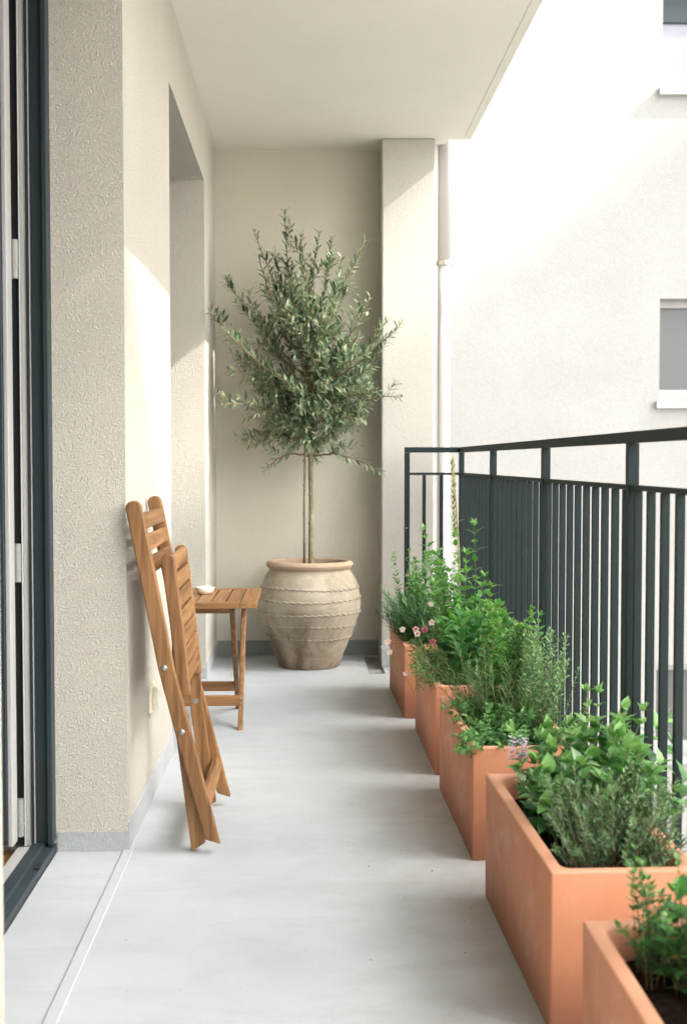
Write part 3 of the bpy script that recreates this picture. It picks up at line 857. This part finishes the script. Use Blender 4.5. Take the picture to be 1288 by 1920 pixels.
for k in range(9):
    a = ro.uniform(0, 6.28)
    tip = W(0.03 + ro.uniform(0.10, 0.31) * math.cos(a), 6.04 + 0.26 * math.sin(a), ro.uniform(1.08, 1.42))
    branch(trunk_at(ro.uniform(1.04, 1.22)), tip, 0.0035, 0.05, 6, 0.25)
brm.build('branch', M['woody'], ot, smooth=True)
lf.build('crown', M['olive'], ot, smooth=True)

ck = MB(); ck.tube([(-0.004, 6.098, 0.46), (-0.003, 6.098, 0.80), (0.002, 6.098, 1.10), (0.003, 6.098, 1.30)], 0.0065, 8)
for z in (0.60, 0.74, 0.88, 1.0): ck.tube([(-0.004, 6.098, z), (-0.004, 6.098, z + 0.008)], 0.0078, 8)
tag(ck.build('support_cane', M['cane'], smooth=True), 'thin bamboo support cane standing beside the olive trunk in the pot', 'cane')

# ------------------------------------------------------------------ planters
def rrect(x0, x1, y0, y1, r, n=5):
    out = []
    for cx, cy, a0 in ((x1 - r, y1 - r, 0), (x0 + r, y1 - r, 90), (x0 + r, y0 + r, 180), (x1 - r, y0 + r, 270)):
        for k in range(n + 1):
            a = R(a0 + 90 * k / n); out.append((cx + r * math.cos(a), cy + r * math.sin(a)))
    return out
PH = 0.2855
def planter(label, x0, y0, y1, rz, seed):
    wd = 0.268; L = y1 - y0
    t = thing('planter', label, 'planter', (x0, y0, 0), rz, 'terracotta planter boxes along the railing')
    m = MB()
    loops = [(0.003, 0.0, 0.005), (0.0, 0.003, 0.005), (0.0, PH - 0.004, 0.005), (0.0012, PH - 0.0012, 0.005), (0.004, PH, 0.005),
             (0.021, PH, 0.024), (0.025, PH - 0.002, 0.024), (0.027, PH - 0.007, 0.024), (0.030, 0.15, 0.026)]
    vs = []; fs = []
    for ins, z, r in loops:
        vs += [(x, y, z) for x, y in rrect(ins, wd - ins, ins, L - ins, r)]
    n = len(vs) // len(loops)
    for j in range(len(loops) - 1):
        for k in range(n): fs.append((j * n + k, j * n + (k + 1) % n, (j + 1) * n + (k + 1) % n, (j + 1) * n + k))
    fs.append(tuple(range(n - 1, -1, -1)))
    m.add(vs, fs)
    o = m.build('box', M['terra'], t, smooth=True)
    o.data.set_sharp_from_angle(angle=R(50))
    # soil surface
    s = MB(); nx, ny = 26, 60; vs = []; fs = []
    for j in range(ny + 1):
        for i in range(nx + 1):
            x = 0.0285 + (wd - 0.057) * i / nx; y = 0.0285 + (L - 0.057) * j / ny
            z = 0.232 + 0.010 * noise.noise(V((x * 22 + seed, y * 22, 0.3))) + 0.006 * noise.noise(V((x * 75, y * 75, seed)))
            vs.append((x, y, z))
    for j in range(ny):
        for i in range(nx):
            a = j * (nx + 1) + i; fs.append((a, a + 1, a + nx + 2, a + nx + 1))
    s.add(vs, fs); s.build('soil', M['soil'], t, smooth=True)
    return t
planter('terracotta planter box nearest the camera, cut off by the lower right corner', 0.431, 1.225, 1.915, 0.0, 1)
planter('large terracotta planter box of mint and thyme, second from the front', 0.426, 2.140, 2.835, 0.02, 2)
planter('terracotta planter box with low oregano and grey lavender, middle of the row', 0.4165, 3.090, 3.780, 0.012, 3)
planter('terracotta planter box with pink flowers spilling over its side, second from the back', 0.413, 3.946, 4.640, 0.004, 4)
planter('farthest terracotta planter box, half hidden by flowers near the pillar', 0.384, 4.830, 5.480, 0.02, 5)

# ------------------------------------------------------------------ herbs
ZS = 0.232
class Herb:
    def __init__(self, name, label, cat, base, leafm, stemm, seed):
        self.t = thing(name, label, cat, base); self.base = V(base)
        self.L = MB(); self.S = MB(); self.lm = leafm; self.sm = stemm; self.r = random.Random(seed)
    def stem(self, p, tip, bow=0.15, r=0.0016, pitch=0.02, size=0.04, ratio=0.5, shape='ovate', s0=0.15, rows=4, curl=0.25, fold=0.22,
             spread=0.9, taper=0.45, base_tone=0.45, tone_tip=0.3, whorl=2, top=True, rise=0.25, wave=0.0):
        q = self.r
        p = V(p) - self.base; tip = V(tip) - self.base
        H = (tip - p).length
        mid = p.lerp(tip, 0.5) + V((0, 0, 1)) * bow * H + V((q.uniform(-1, 1), q.uniform(-1, 1), 0)) * 0.05 * H
        n = 12
        pts = [bez(p, mid, tip, k / n) for k in range(n + 1)]
        self.S.tube(pts, [r * (1 - 0.6 * k / n) for k in range(n + 1)], 5, tone=q.random())
        L = sum((pts[i + 1] - pts[i]).length for i in range(n))
        m = max(2, int(L * (1 - s0) / pitch)); roll = q.random() * 6.28
        for i in range(m + 1):
            t = s0 + (1 - s0) * i / m
            c = bez(p, mid, tip, t); dd = (bez(p, mid, tip, min(1, t + 0.02)) - bez(p, mid, tip, max(0, t - 0.02))).normalized()
            roll += math.pi / 2 + q.uniform(-0.3, 0.3)
            a = dd.cross(V((0.37, 0.21, 0.1)) if abs(dd.z) > 0.8 else V((0, 0, 1))).normalized(); b_ = dd.cross(a)
            sz = size * (1 - taper * t) * q.uniform(0.75, 1.15)
            for w_ in range(whorl):
                ang = roll + 2 * math.pi * w_ / whorl + q.uniform(-0.25, 0.25)
                side = a * math.cos(ang) + b_ * math.sin(ang)
                ld = (side * spread + dd * (0.35 + 0.5 * t) + V((0, 0, rise * q.uniform(0.2, 1)))).normalized()
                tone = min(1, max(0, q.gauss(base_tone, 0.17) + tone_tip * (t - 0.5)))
                self.L.leaf(c, ld, dd + V((0, 0, 0.6)) + V((q.uniform(-.3, .3), q.uniform(-.3, .3), 0)), sz, sz * ratio * q.uniform(0.85, 1.1), curl * q.uniform(0.3, 1.4), fold, shape, rows, tone, wave)
        if top:
            c = pts[-1]; dd = (pts[-1] - pts[-2]).normalized()
            for k in range(3):
                side = V((q.uniform(-1, 1), q.uniform(-1, 1), 0.2))
                self.L.leaf(c, (dd + side * 0.5).normalized(), V((0, 0, 1)) + side * 0.2, size * (1 - taper) * q.uniform(0.6, 0.9), size * (1 - taper) * ratio * 0.8, 0.15, fold, shape, rows, min(1, base_tone + tone_tip * 0.5 + 0.15))
        return [self.base + x for x in pts]
    def done(self):
        if self.S.v: self.S.build('stem', self.sm, self.t, smooth=True)
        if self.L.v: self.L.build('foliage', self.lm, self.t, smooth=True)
    def flower(self, p, d, size, mat, petals=5, heart=0.1, edge=0.9, name='flower'):
        m = MB(); q = self.r; d = V(d).normalized(); p = V(p) - self.base
        a = d.cross(V((0.2, 0.1, 1))).normalized(); b_ = d.cross(a)
        for k in range(petals):
            t = 2 * math.pi * k / petals + q.uniform(-.15, .15)
            s = a * math.cos(t) + b_ * math.sin(t)
            m.leaf(p, (s + d * 0.35).normalized(), d, size * 0.5, size * 0.46, 0.15, 0.1, 'round', 3, min(1, edge + q.uniform(-.2, .1)))
        for k in range(4):
            t = 2 * math.pi * k / 4 + 0.4; s = a * math.cos(t) + b_ * math.sin(t)
            m.leaf(p + d * size * 0.05, (s + d * 0.7).normalized(), d, size * 0.22, size * 0.2, 0.0, 0.1, 'round', 2, heart)
        return m.build(name, mat, self.t, smooth=True)

def scatter(q, x0, x1, y0, y1): return q.uniform(x0, x1), q.uniform(y0, y1)

# --- second planter: mint at the back, thyme in front
h = Herb('mint_plant', 'bright green mint with broad leaves at the back of the second planter', 'plant', (0.55, 2.62, ZS), M['mint'], M['stem'], 11); q = h.r
for k in range(62):
    x, y = scatter(q, 0.490, 0.668, 2.47, 2.79)
    lean = V(((x - 0.545) * 0.75 + q.uniform(-.04, .05), q.uniform(-.08, .04), 0))
    ht = q.uniform(0.05, 0.17) + 0.04 * (x > 0.58)
    h.stem((x, y, ZS), V((x, y, ZS + ht)) + lean, 0.1, 0.0017, 0.028, 0.066, 0.60, 'ovate', 0.2, 6, 0.35, 0.2, 1.0, 0.35, 0.45, 0.45, wave=0.03)
for x, y, tx, ty, tz in ((0.62, 2.66, 0.605, 2.66, 0.505), (0.66, 2.70, 0.675, 2.62, 0.475), (0.66, 2.62, 0.715, 2.62, 0.47), (0.60, 2.72, 0.66, 2.78, 0.48), (0.50, 2.74, 0.455, 2.74, 0.40), (0.5, 2.62, 0.445, 2.58, 0.36)):
    h.stem((x, y, ZS), (tx, ty, tz), 0.05, 0.0018, 0.032, 0.052, 0.55, 'ovate', 0.2, 6, 0.3, 0.2, 1.0, 0.4, 0.55, 0.5)
h.done()
fl_ = MB(); c0 = V((0.468, 2.72, 0.362)) - h.base
for k in range(46):
    t = k / 46; a = k * 2.4
    p_ = c0 + V((math.cos(a) * 0.015, math.sin(a) * 0.015, -0.02 + 0.052 * t))
    for j in range(3):
        fl_.leaf(p_, V((math.cos(a + j), math.sin(a + j), q.uniform(-.2, .8))), V((0, 0, 1)), 0.010, 0.007, 0.2, 0.1, 'round', 2, q.random())
fl_.build('flower', M['lilac'], h.t, smooth=True)
sm = MB(); sm.tube([(V((0.49, 2.70, ZS)) - h.base), (V((0.472, 2.715, 0.31)) - h.base), c0], 0.0017, 5); sm.build('flower_stalk', M['stem'], h.t)

h = Herb('thyme_plant', 'bushy grey green thyme with fine upright sprigs at the front of the second planter', 'plant', (0.58, 2.36, ZS), M['thyme'], M['woody'], 12); q = h.r
for k in range(115):
    x, y = scatter(q, 0.495, 0.655, 2.24, 2.47)
    ht = q.uniform(0.07, 0.175)
    lean = V(((x - 0.565) * 0.75 + q.uniform(-.03, .03), (y - 2.38) * 0.5 + q.uniform(-.04, .03), 0))
    lean += V((q.gauss(0, 0.022), q.gauss(0, 0.025), 0))
    h.stem((x, y, ZS), V((x, y, ZS + ht)) + lean, 0.18, 0.0013, 0.0080, 0.0185, 0.25, 'lance', 0.2, 2, 0.15, 0.2, 0.95, 0.3, 0.42, 0.6, rise=0.45)
for k in range(26):
    x, y = scatter(q, 0.60, 0.68, 2.25, 2.46)
    h.stem((x, y, ZS), (x + q.uniform(0.0, 0.07), y + q.uniform(-.04, .04), ZS + q.uniform(0.06, 0.18)), 0.15, 0.0013, 0.0085, 0.0165, 0.32, 'lance', 0.2, 2, 0.1, 0.2, 0.9, 0.25, 0.55, 0.5)
for k in range(10):
    x, y = scatter(q, 0.56, 0.64, 2.19, 2.24)
    h.stem((x, y, ZS), (x + q.uniform(-.03, .03), y - q.uniform(0.0, 0.03), ZS + q.uniform(0.03, 0.07)), 0.2, 0.0012, 0.009, 0.017, 0.45, 'ovate', 0.2, 3, 0.2, 0.2, 0.9, 0.25, 0.65, 0.4)
h.done()

# --- first planter
h = Herb('oregano_plant', 'thin young oregano sprigs in the nearest planter at the lower right', 'plant', (0.50, 1.76, ZS), M['oregano'], M['woody'], 13); q = h.r
for k in range(28):
    x, y = scatter(q, 0.488, 0.545, 1.74, 1.87)
    h.stem((x, y, ZS), (x + q.gauss(0, .022), y + q.gauss(0, .035), ZS + q.uniform(0.05, 0.185)), 0.2, 0.0013, 0.014, 0.023, 0.48, 'ovate', 0.15, 3, 0.2, 0.2, 0.9, 0.3, 0.5, 0.4)
h.done()
h = Herb('basil_plant', 'large leaved green herb beside the thin sprigs in the nearest planter', 'plant', (0.58, 1.58, ZS), M['dark_leaf'], M['stem'], 14); q = h.r
for k in range(40):
    x, y = scatter(q, 0.548, 0.66, 1.40, 1.84)
    h.stem((x, y, ZS), (x + q.uniform(-.045, .03), y + q.uniform(-.05, .05), ZS + q.uniform(0.06, 0.16)), 0.1, 0.002, 0.03, 0.060, 0.56, 'ovate', 0.1, 6, 0.35, 0.2, 1.0, 0.25, 0.5, 0.5, wave=0.02)
h.done()

# --- third planter
h = Herb('oregano_plant', 'low mound of small leaved oregano spilling over the front of the middle planter', 'plant', (0.55, 3.30, ZS), M['oregano'], M['stem'], 15); q = h.r
for k in range(95):
    x, y = scatter(q, 0.455, 0.655, 3.14, 3.46)
    lean = V(((x - 0.555) * 0.55 + q.uniform(-.03, .03), (y - 3.34) * 0.3 + q.uniform(-.04, .03), 0))
    h.stem((x, y, ZS), V((x, y, ZS + q.uniform(0.035, 0.11))) + lean, 0.2, 0.0011, 0.0125, 0.0240, 0.66, 'ovate', 0.1, 3, 0.25, 0.2, 1.0, 0.25, 0.5, 0.5)
for x, y, tx, ty, tz in ((0.455, 3.36, 0.402, 3.34, 0.305), (0.455, 3.30, 0.420, 3.22, 0.285), (0.46, 3.40, 0.410, 3.42, 0.33), (0.46, 3.25, 0.425, 3.16, 0.295)):
    h.stem((x, y, ZS), (tx, ty, tz), 0.5, 0.0013, 0.013, 0.024, 0.55, 'ovate', 0.2, 4, 0.25, 0.2, 1.0, 0.1, 0.55, 0.3)
h.done()
h = Herb('lavender_plant', 'feathery grey green lavender bush rising in the middle planter', 'plant', (0.545, 3.56, ZS), M['lavender'], M['woody'], 16); q = h.r
for k in range(70):
    x, y = scatter(q, 0.475, 0.605, 3.42, 3.70)
    ht = q.uniform(0.08, 0.255)
    lean = V(((x - 0.54) * 1.0 + q.gauss(0, .04), q.gauss(0, .04), 0))
    h.stem((x, y, ZS), V((x, y, ZS + ht)) + lean, 0.15, 0.0014, 0.0105, 0.046, 0.075, 'needle', 0.2, 3, 0.25, 0.15, 0.9, 0.3, 0.5, 0.35, rise=0.35)
h.done()
h = Herb('savory_plant', 'tall wispy herb with tiny leaves beside the railing in the middle planter', 'plant', (0.645, 3.42, ZS), M['thyme'], M['stem'], 17); q = h.r
for k in range(46):
    x, y = scatter(q, 0.60, 0.66, 3.16, 3.66)
    h.stem((x, y, ZS), (x + q.uniform(-.015, .065), y + q.uniform(-.05, .05), ZS + q.uniform(0.14, 0.325)), 0.06, 0.0013, 0.0125, 0.024, 0.45, 'lance', 0.15, 3, 0.2, 0.2, 0.9, 0.4, 0.6, 0.45)
h.done()
h = Herb('marjoram_plant', 'soft pale green marjoram behind the lavender in the middle planter', 'plant', (0.60, 3.68, ZS), M['sage'], M['stem'], 18); q = h.r
for k in range(42):
    x, y = scatter(q, 0.51, 0.66, 3.56, 3.745)
    h.stem((x, y, ZS), (x + q.uniform(-.03, .05), y + q.uniform(-.04, .04), ZS + q.uniform(0.20, 0.36)), 0.06, 0.0014, 0.022, 0.042, 0.58, 'ovate', 0.15, 4, 0.25, 0.2, 1.0, 0.4, 0.4, 0.45)
h.done()

# --- fourth planter
h = Herb('nemesia_plant', 'flowering plant with small pink and white blooms trailing over the fourth planter', 'plant', (0.48, 4.14, ZS), M['nemesia'], M['stem'], 19); q = h.r
for k in range(120):
    x, y = scatter(q, 0.445, 0.63, 3.98, 4.50)
    lean = V(((x - 0.56) * 0.85 + q.uniform(-.03, .03), q.uniform(-.06, .04), 0))
    h.stem((x, y, ZS), V((x, y, ZS + q.uniform(0.05, 0.135))) + lean, 0.25, 0.0012, 0.0125, 0.029, 0.36, 'lance', 0.1, 3, 0.25, 0.2, 0.9, 0.2, 0.5, 0.5)
for k in range(18):
    y = q.uniform(4.0, 4.5)
    h.stem((0.455, y, ZS), (0.375 + q.uniform(-.015, .03), y + q.uniform(-.08, .04), q.uniform(0.25, 0.36)), 0.6, 0.0012, 0.013, 0.023, 0.3, 'lance', 0.2, 3, 0.25, 0.2, 0.9, 0.2, 0.75, 0.3)
h.done()
for x, y, z, s_, ed, he in ((0.408, 4.25, 0.425, 0.028, 0.35, 0.05), (0.378, 4.20, 0.418, 0.026, 0.9, 0.1), (0.415, 4.05, 0.412, 0.026, 0.35, 0.05), (0.295, 4.45, 0.355, 0.028, 0.85, 0.8), (0.298, 4.40, 0.325, 0.026, 0.95, 0.9),
                         (0.352, 4.50, 0.392, 0.026, 0.95, 0.9), (0.435, 4.28, 0.445, 0.026, 0.85, 0.5), (0.45, 4.45, 0.49, 0.024, 1.0, 0.9), (0.375, 4.22, 0.43, 0.026, 0.6, 0.1), (0.33, 4.10, 0.30, 0.02, 0.8, 0.6)):
    h.flower((x, y, z), (-0.35, -0.8, 0.45), s_, M['petal'], 5, he, ed)
    st = MB(); st.tube([V((x + 0.03, y + 0.01, z - 0.07)) - h.base, V((x, y + 0.003, z - 0.003)) - h.base], 0.0011, 4); st.build('flower_stalk', M['stem'], h.t)

h = Herb('lemon_balm_plant', 'dark green broad leaved herb behind the pink flowers in the fourth planter', 'plant', (0.58, 4.34, ZS), M['dark_leaf'], M['stem'], 20); q = h.r
for k in range(48):
    x, y = scatter(q, 0.50, 0.66, 4.02, 4.56)
    h.stem((x, y, ZS), (x + q.uniform(-.04, .05), y + q.uniform(-.05, .05), ZS + q.uniform(0.12, 0.27)), 0.08, 0.0018, 0.03, 0.064, 0.66, 'ovate', 0.15, 6, 0.3, 0.2, 1.0, 0.3, 0.5, 0.5, wave=0.02)
h.done()
h = Herb('sage_plant', 'tall light green sage with long leaves standing above the flowers', 'plant', (0.56, 4.52, ZS), M['sage'], M['stem'], 22); q = h.r
for x, y, tx, ty, tz in ((0.52, 4.50, 0.47, 4.50, 0.66), (0.54, 4.55, 0.435, 4.62, 0.745), (0.56, 4.48, 0.52, 4.5, 0.60), (0.58, 4.5, 0.585, 4.52, 0.66), (0.60, 4.52, 0.615, 4.55, 0.765), (0.62, 4.55, 0.645, 4.5, 0.58), (0.50, 4.42, 0.455, 4.40, 0.56),
                      (0.55, 4.40, 0.53, 4.35, 0.58), (0.60, 4.42, 0.615, 4.35, 0.56), (0.57, 4.58, 0.55, 4.6, 0.72), (0.52, 4.58, 0.50, 4.6, 0.62), (0.63, 4.45, 0.66, 4.42, 0.55), (0.58, 4.55, 0.575, 4.45, 0.60)):
    h.stem((x, y, ZS), (tx, ty, tz), 0.06, 0.0022, 0.034, 0.084, 0.40, 'ovate', 0.2, 6, 0.45, 0.25, 1.0, 0.45, 0.45, 0.4, wave=0.01)
h.done()
ye = MB()
for k in range(5):
    ye.leaf(V((0.645 + 0.004 * k, 4.34, 0.375 + 0.018 * k)) - h.base, V((q.uniform(-.6, .5), -0.3, 0.9)), V((0, -1, 0.3)), 0.06, 0.016, 0.2, 0.2, 'lance', 5, q.random())
ye.build('yellowed_leaf', M['yellow'], h.t, smooth=True)

h = Herb('flower_spike', 'single tall bolted flower stalk rising to the height of the handrail', 'plant', (0.555, 4.75, ZS), M['spike'], M['spike'], 23); q = h.r
h.base = V((0.565, 4.60, ZS)); h.t.location = h.base
pts = h.stem((0.565, 4.60, ZS), (0.545, 4.63, 1.0), 0.0, 0.0060, 0.045, 0.045, 0.25, 'lance', 0.40, 3, 0.3, 0.2, 0.8, 0.3, 0.5, 0.4, whorl=1)
for k in range(95):
    t = 0.62 + 0.38 * k / 95 ; p_ = V((0.565, 4.60, ZS)).lerp(V((0.545, 4.63, 1.005)), t) - h.base; a = k * 2.4
    h.L.leaf(p_, V((math.cos(a), math.sin(a), 0.9)), V((0, 0, 1)), q.uniform(0.016, 0.030) * (1.2 - 0.4 * t), 0.009, -0.1, 0.2, 'lance', 2, q.random())
h.done()

# --- farthest planter
h = Herb('lavender_plant', 'grassy blue green lavender arching out of the farthest planter toward the pillar', 'plant', (0.44, 4.97, ZS), M['thyme'], M['stem'], 24); q = h.r
for k in range(75):
    x, y = scatter(q, 0.415, 0.50, 4.88, 5.15)
    ht = q.uniform(0.10, 0.235)
    lean = V((q.uniform(-0.135, 0.05), q.uniform(-.06, .06), 0))
    h.stem((x, y, ZS), V((x, y, ZS + ht)) + lean, 0.12, 0.0013, 0.012, 0.060, 0.09, 'blade', 0.1, 3, 0.25, 0.15, 0.6, 0.3, 0.4, 0.4, rise=0.4)
h.done()
h = Herb('parsley_plant', 'dense dark green parsley at the front of the farthest planter', 'plant', (0.53, 5.0, ZS), M['dark_leaf'], M['stem'], 25); q = h.r
for k in range(48):
    x, y = scatter(q, 0.44, 0.62, 4.88, 5.2)
    h.stem((x, y, ZS), (x + q.uniform(-.06, .03), y + q.uniform(-.05, .05), ZS + q.uniform(0.06, 0.2)), 0.15, 0.0014, 0.014, 0.026, 0.6, 'ovate', 0.3, 3, 0.3, 0.2, 1.0, 0.1, 0.5, 0.4, wave=0.05)
h.done()
h = Herb('white_flower_plant', 'airy bush dotted with tiny white flowers at the back of the farthest planter', 'plant', (0.52, 5.25, ZS), M['oregano'], M['stem'], 26); q = h.r
heads = []
for k in range(75):
    x, y = scatter(q, 0.42, 0.62, 5.04, 5.42)
    pts = h.stem((x, y, ZS), (x + q.uniform(-.06, .04), y + q.uniform(-.06, .04), ZS + q.uniform(0.16, 0.40)), 0.06, 0.0013, 0.016, 0.036, 0.46, 'lance', 0.15, 3, 0.2, 0.2, 0.9, 0.3, 0.5, 0.4)
    if k % 3 == 0: heads.append(pts[-1])
h.done()
for p_ in heads:
    h.flower(p_, (-0.2, -0.8, 0.5), 0.018, M['petal'], 5, 0.8, 1.0)

# ------------------------------------------------------------------ bits on the floor
lt = MB(); q = random.Random(5)
def bit(x, y, L, z=0.0006):
    a = q.uniform(0, 6.28); lt.leaf(V((x, y, z + 0.0012)), V((math.cos(a), math.sin(a), 0.05)), V((0, 0, 1)), L, L * q.uniform(.3, .55), q.uniform(-.1, .15), 0.15, 'lance', 3, q.random())
for k in range(30): bit(q.uniform(0.08, 0.42), q.uniform(2.3, 5.8), q.uniform(0.003, 0.010))
for k in range(16): bit(q.uniform(-0.44, 0.1), q.uniform(2.2, 6.0), q.uniform(0.002, 0.006))
for k in range(26): bit(q.uniform(0.305, 0.37), q.uniform(5.88, 6.40), q.uniform(0.008, 0.022), -0.013)
for k in range(10): bit(q.uniform(-0.40, -0.25), q.uniform(5.8, 6.4), q.uniform(0.006, 0.018))
tag(lt.build('leaf_litter', M['litter'], smooth=True), kind='stuff')

# ------------------------------------------------------------------ camera, light, world
cam = bpy.data.cameras.new('camera'); co = bpy.data.objects.new('camera', cam); COL.objects.link(co)
co.location = (0, 0, 1.0)
co.rotation_euler = (R(90 - 2.315), 0, R(-1.755))
cam.sensor_fit = 'VERTICAL'; cam.sensor_height = 36.0; cam.lens = 2350 / 1920 * 36.0
cam.clip_start = 0.05; cam.clip_end = 2000
cam.dof.use_dof = True; cam.dof.focus_distance = 3.9; cam.dof.aperture_fstop = 5.0
scene.camera = co

SD = V((-1.0, 0.22, -0.81)).normalized()          # the way the sunlight travels
sun = bpy.data.lights.new('sun', 'SUN'); so = bpy.data.objects.new('sun', sun); COL.objects.link(so)
sun.energy = 4.6; sun.angle = R(0.6); sun.color = (1.0, 0.93, 0.80)
so.rotation_euler = SD.to_track_quat('-Z', 'Y').to_euler()
so.location = (8, -4, 9)

wd_ = bpy.data.worlds.new('World'); scene.world = wd_; wd_.use_nodes = True
ns = wd_.node_tree.nodes; ls = wd_.node_tree.links
bg = ns['Background']
sky = ns.new('ShaderNodeTexSky'); sky.sky_type = 'NISHITA'; sky.sun_disc = False
to = -SD
sky.sun_elevation = math.asin(to.z); sky.sun_rotation = math.atan2(to.x, to.y)
sky.air_density = 1.0; sky.dust_density = 4.0; sky.ozone_density = 1.0
hs = ns.new('ShaderNodeHueSaturation'); hs.inputs['Saturation'].default_value = 0.42
ls.new(sky.outputs[0], hs.inputs['Color'])
# glow lobes added to the sunward sky to brighten the lower balcony: (elevation, turn from the sun, spread, brightness)
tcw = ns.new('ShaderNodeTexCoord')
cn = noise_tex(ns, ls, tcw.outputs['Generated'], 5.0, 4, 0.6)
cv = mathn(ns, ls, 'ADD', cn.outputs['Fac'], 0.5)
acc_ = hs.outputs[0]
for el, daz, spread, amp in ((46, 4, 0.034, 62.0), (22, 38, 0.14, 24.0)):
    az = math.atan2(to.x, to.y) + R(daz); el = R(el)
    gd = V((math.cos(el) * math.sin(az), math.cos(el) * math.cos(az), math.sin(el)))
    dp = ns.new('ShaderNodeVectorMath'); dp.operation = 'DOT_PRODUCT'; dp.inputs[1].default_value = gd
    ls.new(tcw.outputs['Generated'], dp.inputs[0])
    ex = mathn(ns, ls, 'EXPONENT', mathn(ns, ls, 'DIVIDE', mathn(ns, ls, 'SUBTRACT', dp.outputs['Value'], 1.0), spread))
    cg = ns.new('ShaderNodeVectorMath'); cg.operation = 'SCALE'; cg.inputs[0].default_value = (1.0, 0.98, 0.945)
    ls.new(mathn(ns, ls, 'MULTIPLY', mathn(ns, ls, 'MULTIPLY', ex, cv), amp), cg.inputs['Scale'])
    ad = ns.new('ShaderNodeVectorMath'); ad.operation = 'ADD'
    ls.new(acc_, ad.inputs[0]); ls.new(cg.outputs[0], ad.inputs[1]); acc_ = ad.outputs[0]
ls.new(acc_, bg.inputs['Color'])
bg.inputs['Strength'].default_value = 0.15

scene.view_settings.view_transform = 'Standard'; scene.view_settings.look = 'None'; scene.view_settings.exposure = 0; scene.view_settings.gamma = 1
scene.render.engine = 'CYCLES'
scene.cycles.max_bounces = 14; scene.cycles.diffuse_bounces = 10; scene.cycles.transmission_bounces = 6
scene.cycles.film_exposure = 2.5
scene.cycles.use_denoising = True
